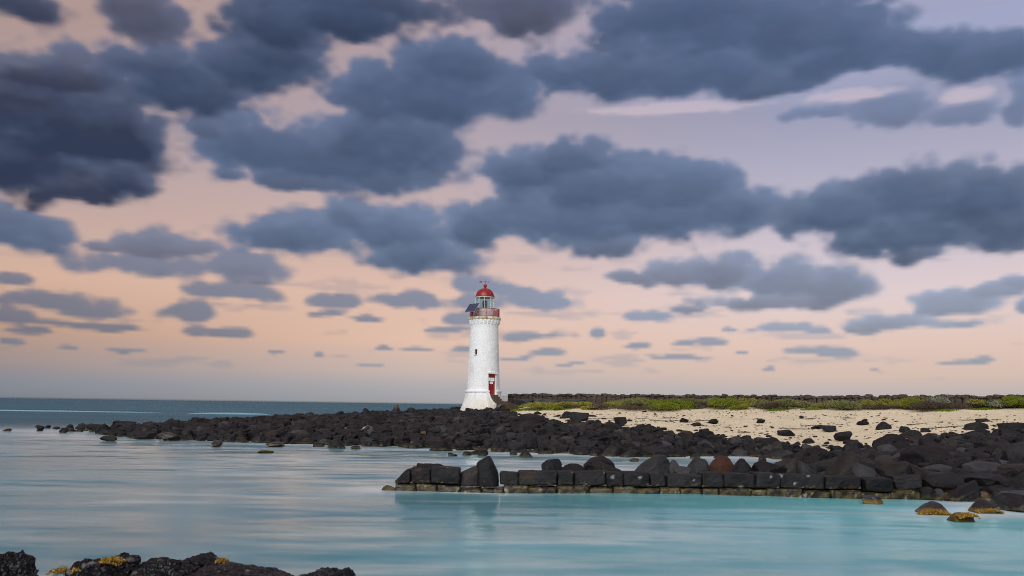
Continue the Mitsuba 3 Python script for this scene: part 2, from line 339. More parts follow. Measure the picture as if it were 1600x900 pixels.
CONTROL = np.array([(-8.7, 10, -1.5), (-34.6, 40, -1.5), (-69.3, 80, -1.5), (-121.2, 140, -1.8), (-12.3, 20, -1.4), (-36.8, 60, -1.2), (-47.8, 78, -1), (-67.5, 110, -1.5), (-20.2, 40, -1.2), (-30.3, 60, -0.9), (-38.4, 76, -0.35), (-45.5, 90, -0.8), (-65.7, 130, -1.5), (-24.6, 55, -0.8), (-29.5, 66, -0.2), (-34, 76, 0), (-38.5, 86, -0.35), (-44.7, 100, -1), (-11.9, 30, -1.2), (-19.8, 50, -0.8), (-22.6, 57, -0.12), (-25.4, 64, 0.15), (-28.2, 71, 0.25), (-31.3, 79, -0.1), (-35.7, 90, -0.8), (-16.6, 50, -0.8), (-18.6, 56, -0.1), (-20.6, 62, 0.3), (-23.2, 70, 0.62), (-25.9, 78, 0.45), (-28.5, 86, -0.15), (-31.5, 95, -0.9), (-7.6, 30, -1.2), (-12.1, 48, -0.9), (-13.9, 55, -0.1), (-15.7, 62, 0.42), (-18.2, 72, 0.9), (-20.2, 80, 0.85), (-22.7, 90, 0.05), (-25.3, 100, -0.9), (-4.3, 30, -1.2), (-6.5, 45, -0.9), (-7.6, 53, -0.08), (-8.4, 58, 0.4), (-9.5, 66, 0.85), (-10.7, 74, 1.25), (-11.7, 81, 1.3), (-13, 90, 0.6), (-14.7, 102, -0.8), (-0.7, 22, -1), (-1.2, 40, -0.9), (-1.6, 51, -0.08), (-1.7, 56, 0.5), (-2, 65, 1.1), (-2.2, 72, 1.45), (-2.4, 78, 1.75), (-2.7, 86, 1.9), (-3, 96, 1.3), (-3.4, 110, -0.6), (0.8, 22, -1), (1.1, 30, -0.9), (1.5, 42, -0.4), (1.7, 47, -0.05), (1.9, 52, 0.5), (2.2, 60, 1.1), (2.5, 70, 1.65), (2.8, 78, 2.05), (3, 83.5, 2.7), (3.2, 90, 2.7), (4, 110, 1.5), (2.4, 22, -1), (3.2, 30, -0.6), (4.3, 40, -0.45), (5, 46, -0.08), (5.4, 50, 0.45), (6, 55, 0.9), (6.5, 60, 1.25), (7.6, 70, 1.85), (8.2, 76, 2.2), (8.5, 79, 2.65), (9.2, 85, 2.8), (11.9, 110, 2), (3.2, 15, -1.2), (5.2, 24, -0.9), (6.3, 29, -0.2), (7.4, 34, -0.3), (8.7, 40, -0.35), (10.2, 47, -0.1), (10.8, 50, 0.2), (11.9, 55, 0.8), (13.4, 62, 1.5), (15.2, 70, 2.1), (16.2, 75, 2.75), (17.5, 81, 2.9), (23.8, 110, 2.2), (5.4, 15, -1.2), (8.7, 24, -0.8), (10.1, 28, -0.05), (11.9, 33, 0), (14.4, 40, -0.12), (16.6, 46, -0.1), (18, 50, 0.3), (19.8, 55, 0.85), (21.6, 60, 1.45), (23.4, 65, 2.1), (24.9, 69, 2.7), (27.1, 75, 2.9), (39.7, 110, 2.4), (7, 15, -1.2), (10.8, 23, -0.6), (12.2, 26, -0.1), (13.6, 29, 0.2), (16.4, 35, 0.42), (19.7, 42, 0.72), (23.4, 50, 1.2), (26.7, 57, 1.8), (29.1, 62, 2.3), (31, 66, 2.75), (33.8, 72, 2.95), (51.6, 110, 2.5), (7.1, 12, -1.2), (11.8, 20, -0.7), (14.5, 24.5, -0.1), (16.6, 28, 0.3), (21.3, 36, 0.8), (26, 44, 1.2), (30.8, 52, 1.75), (33.7, 57, 2.3), (36.7, 62, 2.9), (41.4, 70, 3), (65.1, 110, 2.5), (7.9, 10, -1.2), (14.3, 18, -0.7), (19, 24, 0.1), (27, 34, 0.8), (34.9, 44, 1.5), (44.4, 56, 2.6), (63.5, 80, 3), (10.4, 8, -1), (20.8, 16, -0.3), (33.8, 26, 0.8), (57.1, 44, 2.3), (103.9, 80, 3), (-10, 6, -1.6), (0, 5, -1.6), (8, 5, -1.6), (-14, 14, -1.5), (0, -20, -2), (-60, -20, -2.5), (60, -10, -0.5), (-120, 60, -2.5), (-120, 150, -3), (0, 160, -2), (100, 150, 2), (130, 60, 3), (130, 10, 2)])
BOULDERS = [
    (-2.38, 26.75, 0.15, 0.89, 0.75, 0.6, "d", "flat dark slab lying across the left end of the block jetty"),
    (-1.11, 26.3, 0.15, 0.74, 0.63, 0.62, "b", "leaning dark boulder in the gap near the left end of the jetty"),
    (-0.64, 26.2, 0.15, 0.68, 0.58, 0.87, "d", "tall pointed boulder in the gap near the left end of the jetty"),
    (1.29, 27.6, 0.15, 0.64, 0.54, 0.73, "d", "dark hump of rock behind the jetty, first one right of the pointed boulder"),
    (2.04, 28.2, 0.15, 0.98, 0.83, 0.56, "d", "low dark rock lying between two humps behind the jetty"),
    (2.86, 28.6, 0.15, 1.03, 0.88, 0.79, "d", "rounded black boulder behind the jetty with a brown slab before it"),
    (3.07, 27.6, 0.15, 1, 0.85, 0.68, "b", "brown slab leaning on the rounded black boulder behind the jetty"),
    (4.3, 28.2, 0.15, 1.42, 1.21, 0.88, "g", "big grey wedge boulder sloping left behind the middle of the jetty"),
    (5.09, 28, 0.15, 0.42, 0.36, 0.73, "g", "narrow grey rock squeezed against the right side of the big wedge"),
    (5.25, 27.4, 0.15, 0.53, 0.45, 0.58, "g", "small grey rock at the foot of the big wedge, on the jetty"),
    (5.98, 28.6, 0.15, 0.95, 0.81, 0.77, "g", "broad grey boulder just left of the rust red rock"),
    (7.03, 30, 0.15, 0.89, 0.75, 0.78, "r", "rust red boulder among the dark rocks behind the jetty"),
    (7.23, 28.4, 0.15, 1.02, 0.87, 0.78, "d", "dark pyramid of rock just right of the rust red rock"),
    (8.06, 28, 0.15, 0.97, 0.82, 0.73, "d", "low dark boulder behind the jetty, left of the brown upright block"),
    (8.67, 27.9, 0.15, 0.52, 0.44, 0.81, "b", "brown upright block standing behind the right part of the jetty"),
    (9.12, 27.7, 0.15, 0.8, 0.68, 0.77, "g", "grey faceted block with a pale left face behind the jetty"),
    (10.52, 28.6, 0.15, 1.32, 1.12, 1.05, "b", "largest brown boulder on the jetty, leaning to the right"),
    (10.66, 27.2, 0.15, 0.77, 0.65, 0.76, "g", "pale grey cube of stone tipped on the end of the jetty"),
    (11.96, 28.2, 0.15, 1.08, 0.92, 0.78, "b", "long brown squared stone right of the pale grey cube"),
    (12.92, 28.4, 0.12, 1.02, 0.87, 0.75, "b", "long brown stone tapering right, end to end with the squared stone"),
    (11.57, 26.6, 0.15, 0.84, 0.72, 0.5, "d", "squared dark block low at the right end of the jetty"),
    (10.58, 26.2, 0.15, 0.83, 0.71, 0.42, "d", "tilted dark block between two squared ones at the end of the jetty"),
    (13.12, 27.4, 0.07, 1.25, 1.06, 0.59, "d", "broad black boulder at the water, right of the jetty end"),
    (12.94, 26, -0.06, 1.07, 0.91, 0.59, "d", "dark wedge with a pale barnacled foot at the water, right of the jetty"),
    (15.67, 30, 0.32, 1.3, 1.1, 0.55, "g", "long flat topped grey boulder on the rubble right of the jetty"),
    (15.38, 31.5, 0.32, 0.73, 0.62, 0.5, "b", "brown block leaning beside the long flat topped boulder"),
    (16.44, 29.5, 0.34, 1.06, 0.9, 0.48, "b", "brown sloping boulder at the right edge, beside the long flat one"),
    (14.72, 28, 0.2, 1.52, 1.29, 0.37, "d", "black ledge of rock above the waterline near the right edge"),
    (15.06, 27, 0.15, 1.11, 0.94, 0.36, "d", "black rounded rock above the water at the right edge"),
    (10.47, 22.6, -0.2, 1.06, 0.9, 0.46, "o", "dark rock with an ochre weed skirt standing in the turquoise water"),
    (10.48, 21, -0.2, 0.71, 0.61, 0.38, "w", "dome of rock wholly covered in ochre weed in the turquoise water"),
    (12.01, 22.9, -0.2, 0.73, 0.62, 0.51, "o", "knobbly black rock with ochre weed at its foot near the right edge"),
    (13.05, 24.2, -0.2, 0.77, 0.65, 0.6, "g", "wet blue grey sloping rock near the right edge, awash with foam"),
    (13.05, 23.2, -0.15, 1.04, 0.88, 0.64, "d", "black rock with pale weed at the right edge of the water"),
    (9.8, 24.5, -0.2, 0.57, 0.48, 0.4, "o", "weedy stone barely out of the water off the jetty end"),
    (-9.55, 75, 1.32, 0.81, 0.69, 1.05, "o", "upright boulder with an ochre lichen top on the skyline of the point"),
    (-11.95, 74, 1.2, 0.59, 0.5, 0.88, "d", "dark boulder on the skyline, left of the ochre topped one"),
    (-32.5, 70.68, -0.04, 1.72, 1.38, 0.59, "d", "domed black rock, largest at the far left tip of the point"),
    (-34.02, 79.41, -0.04, 1.65, 1.32, 0.67, "d", "black rock at the tip of the point behind the domed one"),
    (-35.17, 73.51, -0.04, 0.74, 0.59, 0.32, "d", "outermost small black rock off the tip of the point"),
    (-40.36, 92.07, -0.04, 0.8, 0.64, 0.39, "d", "smallest black rock farthest out behind the tip of the point"),
    (-28.29, 63.23, -0.04, 0.64, 0.51, 0.43, "d", "black rock in front of the domed rock at the tip"),
    (-24.12, 54.34, -0.04, 1.05, 0.84, 0.35, "d", "lone low black rock in the water in front of the tip"),
    (-23.16, 57.21, -0.04, 1.27, 1.02, 0.55, "d", "broad black rock at the water edge near the tip of the point"),
    (-21.16, 55.86, -0.04, 1.28, 1.03, 0.57, "o", "black rock with a weedy foot at the water edge near the tip"),
    (-16.25, 49.94, -0.04, 0.68, 0.55, 0.38, "o", "weedy black rock in the water in front of the point"),
    (-11.93, 43.95, -0.04, 0.88, 0.71, 0.19, "w", "flat brown weed covered rock awash in the lagoon"),
    (-13.3, 50.91, -0.04, 1.1, 0.88, 0.29, "o", "long low rock at the lagoon edge of the point"),
    (-9.58, 49.74, -0.04, 1.03, 0.83, 0.53, "d", "cone shaped black rock in the lagoon before the point"),
    (-10.9, 51.54, -0.04, 0.67, 0.53, 0.25, "d", "small flat rock left of the cone shaped rock in the lagoon"),
    (-8.47, 49.56, -0.04, 0.57, 0.46, 0.21, "d", "little low rock right of the cone shaped rock in the lagoon"),
    (-3.78, 49.32, -0.04, 1.31, 1.05, 0.61, "d", "triangular black rock in the lagoon below the lighthouse"),
    (-2.77, 49.71, -0.04, 0.57, 0.46, 0.41, "d", "square black rock beside the triangular rock in the lagoon"),
    (0.4, 48.34, -0.04, 1.04, 0.83, 0.58, "d", "broad black rock at the lagoon edge right of the lighthouse"),
    (0.78, 43.7, -0.04, 0.72, 0.58, 0.41, "d", "peaked black rock standing in the channel behind the jetty"),
    (-2.77, 43.83, -0.04, 0.47, 0.38, 0.2, "d", "smallest rock out in the channel behind the pointed boulder"),
    (2.77, 47.5, -0.02, 0.72, 0.57, 0.5, "d", "black rock at the channel edge, nearer the rounded boulder"),
    (3.7, 46.44, -0.04, 1.03, 0.83, 0.51, "d", "broad rock at the channel edge behind the rounded boulder"),
    (5.85, 47.06, -0.02, 0.58, 0.46, 0.43, "d", "dark rock at the channel edge above the big wedge"),
    (6.84, 47.06, -0.04, 0.74, 0.59, 0.42, "d", "dark rock at the channel edge right above the big wedge"),
    (5.72, 41.53, -0.04, 0.45, 0.36, 0.18, "d", "flat rock awash in the channel left of the big wedge"),
    (4.93, 64.3, 1.37, 1.43, 1.14, 0.69, "d", "flat topped black boulder, largest high on the sand by the shrubs"),
    (1.72, 60.2, 0.99, 2.49, 1.99, 0.92, "d", "biggest black boulder at the top of the rock band near the lighthouse"),
    (7.34, 59.84, 1.19, 0.86, 0.69, 0.61, "d", "pointed boulder on the sand edge right of the flat topped one"),
    (11.97, 61.67, 1.38, 0.62, 0.5, 0.39, "d", "small block alone on the sand, left of two in a row"),
    (13.89, 61.34, 1.37, 0.66, 0.53, 0.38, "d", "squared small block alone on the sand in mid beach"),
    (12.35, 59.63, 1.2, 0.64, 0.51, 0.31, "d", "low stone on the sand below the two small blocks"),
    (17.31, 61.87, 1.45, 0.62, 0.5, 0.3, "d", "little dark stone alone in mid beach"),
    (17.06, 55.6, 0.76, 1.08, 0.86, 0.46, "d", "rounded dark boulder at the edge of the sand in mid beach"),
    (20.11, 58.32, 1.15, 0.96, 0.77, 0.34, "d", "dark hump on the sand touching a squarer one"),
    (20.16, 56.71, 1, 0.94, 0.75, 0.49, "d", "squarer dark boulder on the sand touching the hump"),
    (19.52, 52.7, 0.63, 1.06, 0.85, 0.62, "d", "tall dark boulder where the sand meets the rock band"),
    (23.17, 58.94, 1.46, 0.68, 0.54, 0.31, "d", "smooth oval stone alone on the open sand"),
    (23.19, 55.77, 1.24, 0.96, 0.77, 0.55, "d", "peaked black boulder alone on the open sand"),
    (23.35, 53.03, 1.15, 0.65, 0.52, 0.43, "d", "rock standing behind the long low boulder on the sand"),
    (22.47, 50.49, 0.96, 1.41, 1.13, 0.47, "d", "long low black boulder on the sand"),
    (24.15, 52.15, 1.23, 0.71, 0.57, 0.27, "d", "flat stone right of the long low boulder on the sand"),
    (23.01, 48.95, 1, 0.53, 0.42, 0.28, "d", "small stone below the flat one on the sand"),
    (26.6, 51.29, 1.4, 1.4, 1.12, 0.48, "d", "double topped black boulder on the sand near the right edge"),
    (23.38, 45.39, 0.92, 1.56, 1.25, 0.71, "d", "massive rounded black boulder below the double topped one"),
    (28.98, 54.99, 1.77, 0.87, 0.7, 0.31, "d", "black capstone perched behind the double topped boulder"),
    (27.17, 48.36, 1.32, 1.45, 1.16, 0.61, "d", "jagged black boulder on the sand at the right edge"),
    (23.97, 42.44, 0.96, 1.22, 0.97, 0.63, "d", "black boulder beneath the jagged one at the right edge"),
    (22.51, 46.17, 0.84, 0.96, 0.77, 0.42, "d", "dark rounded rock left of the massive rounded boulder"),
    (17.73, 40.41, 0.33, 0.58, 0.46, 0.48, "t", "tan rounded stone among black rubble near the right edge"),
    (16.98, 37.92, 0.31, 0.44, 0.35, 0.43, "t", "lower of two tan stones among black rubble"),
    (19.89, 38.57, 0.63, 0.44, 0.36, 0.25, "t", "small orange tan stone in the rubble at right"),
    (19.78, 40.23, 0.62, 0.46, 0.37, 0.32, "t", "pale brown stone in the rubble above the long flat boulder"),
    (6.79, 57.2, 1, 0.54, 0.43, 0.32, "t", "tan round stone in the rock band, topmost of a pair"),
    (6.42, 54.04, 0.74, 0.51, 0.4, 0.34, "t", "tan round stone in the rock band, lower of a pair"),
    (-10.98, 60.49, 0.42, 0.87, 0.7, 0.5, "t", "tan brown boulder in the middle of the point"),
    (-9.32, 58.23, 0.31, 1, 0.8, 0.73, "p", "boulder splashed white on top in the middle of the point"),
    (-14.01, 61.41, 0.39, 0.57, 0.46, 0.34, "p", "small white splashed rock in the point, left of the tan one"),
    (-6.53, 11.9, -0.25, 0.69, 0.58, 0.75, "f", "barnacled black rock at the lower left corner"),
    (-5.88, 12.1, -0.2, 0.38, 0.33, 0.51, "m", "pale submerged rock veiled by foam at the bottom left"),
    (-5.26, 12, -0.25, 0.81, 0.69, 0.73, "f", "black pitted rock with ochre weed on top at the bottom edge"),
    (-4.52, 12, -0.25, 0.87, 0.74, 0.7, "f", "black rock speckled with white barnacles at the bottom edge"),
    (-4.06, 12.5, -0.25, 0.69, 0.58, 0.67, "f", "rock with a curl of brown weed on top at the bottom edge"),
    (-3.19, 11.6, -0.25, 1.67, 1.42, 0.69, "f", "long low black pitted rock at the bottom edge"),
    (-2.28, 11.7, -0.25, 0.62, 0.53, 0.68, "f", "rightmost rounded black rock at the bottom edge"),
]
UPPER = [(-3.29, -2.85, 0.71), (-2.85, -2.26, 0.74), (-2.26, -1.42, 0.72), (-0.27, 0.26, 0.59), (0.26, 1.38, 0.64), (1.38, 1.86, 0.62), (1.86, 2.78, 0.66), (2.78, 3.28, 0.64), (3.28, 4.04, 0.62), (4.04, 4.52, 0.6), (4.52, 5.54, 0.6), (5.54, 6.17, 0.64), (6.17, 7.08, 0.65), (7.08, 7.8, 0.66), (7.8, 9.09, 0.62), (9.09, 10.13, 0.62)]
LOWER = [-3.28, -2.68, -2.07, -1.41, -0.79, -0.16, 0.56, 1.37, 2.28, 2.96, 3.57, 4.31, 4.9, 5.52, 6, 6.92, 7.38, 8.41, 9.18, 10.06, 10.93, 11.78]
SHRUBS = [(2.94, 79, 2.48, 0.63, "y"), (4.33, 77.37, 0.89, 0.35, "g"), (5.65, 79.09, 1.81, 0.47, "y"), (5.47, 78.14, 1.79, 0.3, "b"), (6.71, 76.25, 0.99, 0.4, "y"), (7.5, 76.03, 1.09, 0.56, "b"), (8.91, 77.52, 1.22, 0.4, "y"), (10.16, 79.13, 1.59, 0.48, "o"), (10.53, 73.16, 2.71, 0.54, "b"), (12.02, 77.79, 1.78, 0.47, "y"), (12.76, 72.15, 2.17, 0.73, "g"), (13.87, 73.06, 1.52, 0.69, "g"), (15.3, 72.43, 0.94, 0.62, "b"), (16.49, 73.46, 1.37, 0.64, "o"), (15.92, 76.38, 1.1, 0.47, "t"), (17.34, 71.38, 1.59, 1.08, "g"), (17.99, 70.39, 0.81, 0.46, "t"), (19.31, 72.51, 1.2, 0.79, "y"), (19.76, 70.71, 1.37, 0.77, "o"), (20.63, 69.79, 1.3, 0.6, "b"), (22.64, 75.79, 1.31, 0.53, "t"), (21.88, 69.69, 1.65, 0.81, "o"), (23.18, 69.69, 0.8, 0.56, "b"), (24.26, 71.16, 1.02, 0.74, "y"), (24.08, 68.65, 0.99, 0.49, "y"), (24.92, 68.68, 1.08, 0.49, "y"), (25.36, 66.71, 1.86, 0.81, "o"), (26.78, 68.1, 1.17, 0.64, "p"), (27.24, 66.85, 1.15, 0.72, "y"), (28.17, 66.92, 1.25, 0.78, "y"), (27.12, 66.7, 2, 0.34, "b"), (29.67, 68.26, 1.71, 0.81, "g"), (29.19, 64.75, 1.48, 1.02, "t"), (29.4, 63.16, 1.54, 0.81, "b"), (30.83, 63.57, 1.73, 0.6, "b"), (31.47, 65.09, 1.95, 0.95, "p"), (32.88, 65.34, 1.96, 0.93, "g"), (33.11, 63.22, 0.73, 0.64, "b"), (33.89, 63.55, 1.68, 0.74, "y"), (34.21, 62.43, 1.25, 0.72, "p"), (34.9, 61.85, 1.33, 0.98, "g"), (35.61, 61.02, 1.75, 0.96, "g"), (29.81, 64.97, 1.58, 1.02, "g"), (0.67, 81.52, 1.05, 0.25, "g"), (10.39, 77.19, 1.79, 0.72, "o"), (11.13, 76.53, 1.61, 0.68, "o"), (12.26, 78.79, 1.95, 0.65, "o"), (12.7, 77.74, 1.31, 0.7, "b"), (13.02, 75.67, 1.89, 0.55, "g"), (13.75, 76.25, 1.68, 0.56, "g"), (14.12, 74.37, 1.75, 0.55, "o"), (15.25, 75.02, 1.9, 0.67, "o"), (16.06, 75.58, 1.92, 0.74, "b"), (16.92, 75.34, 1.46, 0.58, "o"), (17.43, 74.18, 1.78, 0.66, "o"), (18.01, 73.27, 1.38, 0.63, "y"), (18.96, 74.56, 1.53, 0.61, "o"), (20.08, 73.43, 1.42, 0.67, "b"), (20.79, 75.04, 1.62, 0.59, "o"), (21.56, 74.31, 1.88, 0.63, "g"), (22.17, 72.77, 1.4, 0.67, "g"), (22.01, 71.16, 1.54, 0.62, "y"), (23.22, 73.81, 1.86, 0.66, "y"), (23.77, 72.17, 1.25, 0.72, "o"), (24.52, 72.31, 1.37, 0.6, "o"), (24.78, 70, 1.32, 0.71, "o"), (25.71, 69.99, 1.48, 0.62, "y"), (25.62, 69.13, 1.27, 0.58, "o"), (25.88, 68.63, 1.42, 0.57, "o"), (26.83, 68.1, 1.17, 0.63, "o"), (27.42, 68.05, 1.18, 0.62, "b"), (29.55, 70.62, 1.55, 0.71, "b"), (29.73, 69.7, 1.32, 0.69, "o"), (29.43, 68.49, 1.64, 0.62, "b"), (30.5, 67.86, 1.19, 0.69, "y"), (30.53, 66.44, 1.29, 0.72, "o"), (31.86, 68.18, 1.1, 0.71, "o"), (31.26, 66.01, 1.36, 0.7, "y"), (33.62, 68.34, 1.31, 0.79, "b"), (32.6, 65.51, 1.2, 0.67, "g"), (33.79, 66.65, 1.5, 0.66, "y"), (34.43, 66.23, 1.59, 0.77, "g"), (34.92, 65.6, 1.33, 0.67, "o"), (34.18, 63.38, 1.11, 0.74, "b"), (34.77, 63.57, 1.05, 0.66, "y"), (35.4, 62.96, 1.36, 0.66, "y"), (36.81, 64.62, 1.58, 0.8, "o"), (36, 62.48, 1.26, 0.61, "o")]

# ------------------------------------------------------------------ the setting: ground and water
land = RBFInterpolator(CONTROL[:, :2], CONTROL[:, 2], kernel="linear", smoothing=0.3, neighbors=40)
gx = np.concatenate([np.linspace(-170, -66, 27)[:-1], np.arange(-66, 48, 0.5), np.linspace(48, 170, 42)])
gy = np.concatenate([np.linspace(-60, 8, 24)[:-1], np.arange(8, 100, 0.5), np.linspace(100, 240, 40)])
GX, GY = np.meshgrid(gx, gy, indexing="ij")
GZ = land(np.stack([GX.ravel(), GY.ravel()], 1)).reshape(GX.shape)
flat = np.stack([GX, GY, 0 * GX], -1)
GZ = GZ + (0.22 * (meshkit.fbm(flat * 0.35, 4, 2) - 0.5) + 0.10 * (meshkit.fbm(flat * 1.3, 3, 5) - 0.5)) * np.clip((GZ + 0.3) / 0.6, 0, 1)
edge = np.maximum(np.abs(GX) - 140, GY - 200)
GZ = np.where(edge > 0, np.minimum(GZ, 2.9) - 0.15 * np.maximum(edge, 0), GZ)
ground_at = RegularGridInterpolator((gx, gy), GZ, bounds_error=False, fill_value=-3)


def gz(x, y):
    return ground_at(np.stack([np.asarray(x, float), np.asarray(y, float)], -1))


def grid_faces(n, m):
    i, j = np.meshgrid(np.arange(n - 1), np.arange(m - 1), indexing="ij")
    a = (i * m + j).ravel()
    return np.vstack([np.stack([a, a + m, a + m + 1], 1), np.stack([a, a + m + 1, a + 1], 1)])


add("ground", trimesh.Trimesh(np.stack([GX, GY, GZ], -1).reshape(-1, 3), grid_faces(len(gx), len(gy)), process=False), "sand", "pale sandy beach rising to a low dune behind the basalt rocks", kind="structure", smooth=True)

rr = np.concatenate([[0.4], np.geomspace(3, 70, 330), np.geomspace(71, 14000, 90)])
aa = np.linspace(0, 2 * np.pi, 541)
RA, AA = np.meshgrid(rr, aa, indexing="ij")
WX, WY = RA * np.sin(AA), RA * np.cos(AA)
swell = (meshkit.fbm(np.stack([WX * 0.18, WY * 0.42, 0 * WX], -1), 3, 31) - 0.5) * 0.10 + (meshkit.fbm(np.stack([WX * 0.05, WY * 0.12, 0 * WX + 3], -1), 2, 37) - 0.5) * 0.10
WZ = swell * np.clip((95 - RA) / 40, 0, 1)
WZ[:, -1] = WZ[:, 0]
add("water", trimesh.Trimesh(np.stack([WX, WY, WZ], -1).reshape(-1, 3), grid_faces(len(rr), len(aa))[:, ::-1], process=False), "sea_water", "smooth turquoise sea and lagoon reflecting the pink evening sky", kind="structure", smooth=True)

# ------------------------------------------------------------------ rocks
ICO = {}


def ico(sub):
    if sub not in ICO:
        m = trimesh.creation.icosphere(subdivisions=sub)
        ICO[sub] = (np.array(m.vertices), np.array(m.faces))
    return ICO[sub]


def rock_shape(seed, sub=3, planes=13, sharp=16.0, rough=0.07, squared=0.0):
    """A broken boulder in a unit box standing on z = 0."""
    r = np.random.default_rng(seed)
    d, f = ico(sub)
    n = r.normal(size=(planes, 3))
    n /= np.linalg.norm(n, axis=1, keepdims=True)
    h = r.uniform(0.62, 1.0, planes)
    ax = np.vstack([np.eye(3), -np.eye(3)]) + r.normal(size=(6, 3)) * 0.25                  # so that no side stays open
    n, h = np.vstack([n, ax / np.linalg.norm(ax, axis=1, keepdims=True)]), np.concatenate([h, r.uniform(.8, 1.05, 6)])
    if squared:
        ax = np.vstack([np.eye(3), -np.eye(3)]) + r.normal(size=(6, 3)) * 0.12
        n, h = np.vstack([n, ax / np.linalg.norm(ax, axis=1, keepdims=True)]), np.concatenate([h + 0.25 * squared, np.full(6, 0.62)])
    c = np.maximum(d @ n.T, 0) / h
    rad = (c ** sharp).sum(1) ** (-1 / sharp)
    rad = np.minimum(rad, 1.3)
    v = d * rad[:, None]
    o = r.uniform(0, 50, 3)
    v = v * (1 + rough * 2 * (meshkit.fbm(v * 1.7 + o, 3, 1) - 0.5) + (rough * 1.1 * (meshkit.fbm(v * 6 + o, 2, 4) - 0.5) if sub > 2 else 0))[:, None]
    lo, hi = v.min(0), v.max(0)
    v = (v - (lo + hi) / 2) / (hi - lo)
    v[:, 2] += 0.5
    return v, f


# silhouettes (x, z in a unit box) of boulders with a telling outline
OUTLINES = {"tall pointed": [(0, 0), (1, 0), (.99, .45), (.74, .84), (.56, 1), (.44, .97), (0, .78)], "leaning dark": [(0, 0), (1, 0), (1, .96), (.86, 1), (.25, .72), (.0, .55)],
            "big grey wedge": [(0, 0), (1, 0), (1, .72), (.86, .98), (.68, 1), (.40, .70), (.05, .18)], "largest brown": [(0, 0), (.92, 0), (1, .40), (.90, .85), (.74, 1), (.58, .97), (.22, .45), (.02, .15)],
            "pale grey cube": [(.06, 0), (.88, .02), (1, .62), (.94, .78), (.28, 1), (.02, .66)], "long brown squared": [(0, 0), (1, 0), (1, .95), (.9, 1), (.10, .80), (0, .70)], "long brown stone": [(0, 0), (1, 0), (1, .35), (.85, .60), (.12, 1), (0, .95)],
            "dark pyramid": [(0, 0), (1, 0), (.93, .45), (.62, 1), (.5, .97), (.12, .35)], "broad grey": [(0, 0), (1, 0), (.97, .35), (.75, .93), (.40, 1), (.10, .55)], "grey faceted": [(0, 0), (1, 0), (.98, .35), (.55, .80), (.22, 1), (.08, .8)],
            "dark wedge": [(0, 0), (1, 0), (1, .6), (.93, 1), (.80, .95), (.35, .5)], "triangular": [(0, 0), (1, 0), (.95, .3), (.68, 1), (.52, .95), (.2, .5)], "cone shaped": [(0, 0), (1, 0), (.9, .35), (.62, .95), (.45, 1), (.2, .55)],
            "peaked black boulder": [(0, 0), (1, 0), (.95, .55), (.55, 1), (.40, .9), (.08, .4)], "peaked black rock": [(0, 0), (1, 0), (.85, .4), (.5, 1), (.38, .9), (.1, .35)], "upright boulder": [(0, 0), (1, 0), (.92, .5), (.68, .95), (.5, 1), (.25, .8), (.05, .4)],
            "brown upright": [(.05, 0), (1, 0), (1, .9), (.7, 1), (.12, .8)], "rust red": [(0, 0), (1, 0), (.95, .6), (.75, .95), (.4, 1), (.08, .6)], "double topped": [(0, 0), (1, 0), (1, .7), (.85, .95), (.55, 1), (.2, .8)], "massive rounded": [(0, .1), (.3, 0), (.9, .05), (1, .55), (.96, .9), (.75, 1), (.35, .75), (.05, .45)],
            "wet blue grey": [(0, 0), (1, 0), (1, .7), (.85, 1), (.7, .97), (.3, .55)], "long low black boulder": [(0, 0), (1, 0), (.95, .4), (.75, .95), (.5, 1), (.15, .45)], "dark rock with an ochre": [(0, 0), (1, 0), (.92, .4), (.72, .95), (.55, 1), (.3, .55)], "long flat topped": [(0, .2), (.2, 0), (.9, 0), (1, .45), (.93, .9), (.4, 1), (.05, .75)],
            "flat dark slab": [(0, 0), (1, 0), (.98, .9), (.85, 1), (.1, 1)], "brown slab leaning": [(0, 0), (1, 0), (1, .4), (.85, .62), (.1, 1), (0, .8)]}


def outline_shape(pts, seed, sub=4, rough=0.05):
    """A faceted boulder whose outline seen from the lagoon is the given one."""
    r = np.random.default_rng(seed)
    q = []
    for x, z in pts:
        for y, k in ((-.5, .62), (-.28, .93), (.05, 1.0), (.5, .7)):
            j = r.normal(size=2) * .035
            q.append((.5 + (x - .5) * k + j[0] * .6, y + r.normal() * .05, z * (k if z > .3 else 1) + (1 - k) * .12 * (z > .3) + (j[1] * .4 if z > .3 else 0)))
    hull = trimesh.convex.convex_hull(np.array(q))
    c = np.array([.5, 0, .42])
    d, f = ico(sub)
    n, off = hull.face_normals, np.einsum("ij,ij->i", hull.face_normals, hull.triangles[:, 0] - c)
    s = np.maximum(d @ n.T, 1e-9) / np.maximum(off, .02)
    rad = (s ** 26).sum(1) ** (-1 / 26)
    v = d * rad[:, None]
    o = r.uniform(0, 50, 3)
    v = v * (1 + rough * 2 * (meshkit.fbm(v * 2.6 + o, 3, 1) - 0.5) + rough * 1.0 * (meshkit.fbm(v * 9 + o, 2, 4) - 0.5))[:, None] + c
    lo, hi = v.min(0), v.max(0)
    v = (v - [(lo[0] + hi[0]) / 2, (lo[1] + hi[1]) / 2, lo[2]]) / (hi - lo)
    return v, f


TONES = {"d": ((.0065, .0067, .0078), (.0185, .0181, .0202)), "g": ((.021, .021, .0235), (.048, .0475, .051)), "b": ((.012, .0103, .0098), (.031, .026, .024)), "t": ((.10, .065, .038), (.19, .13, .08)),
         "r": ((.042, .018, .011), (.095, .040, .021)), "o": ((.0105, .0098, .010), (.027, .024, .025)), "w": ((.028, .018, .004), (.090, .056, .010)), "p": ((.02, .019, .020), (.045, .042, .042)),
         "f": ((.0026, .0028, .0036), (.0085, .0088, .0112)), "m": ((.14, .17, .17), (.34, .38, .36))}


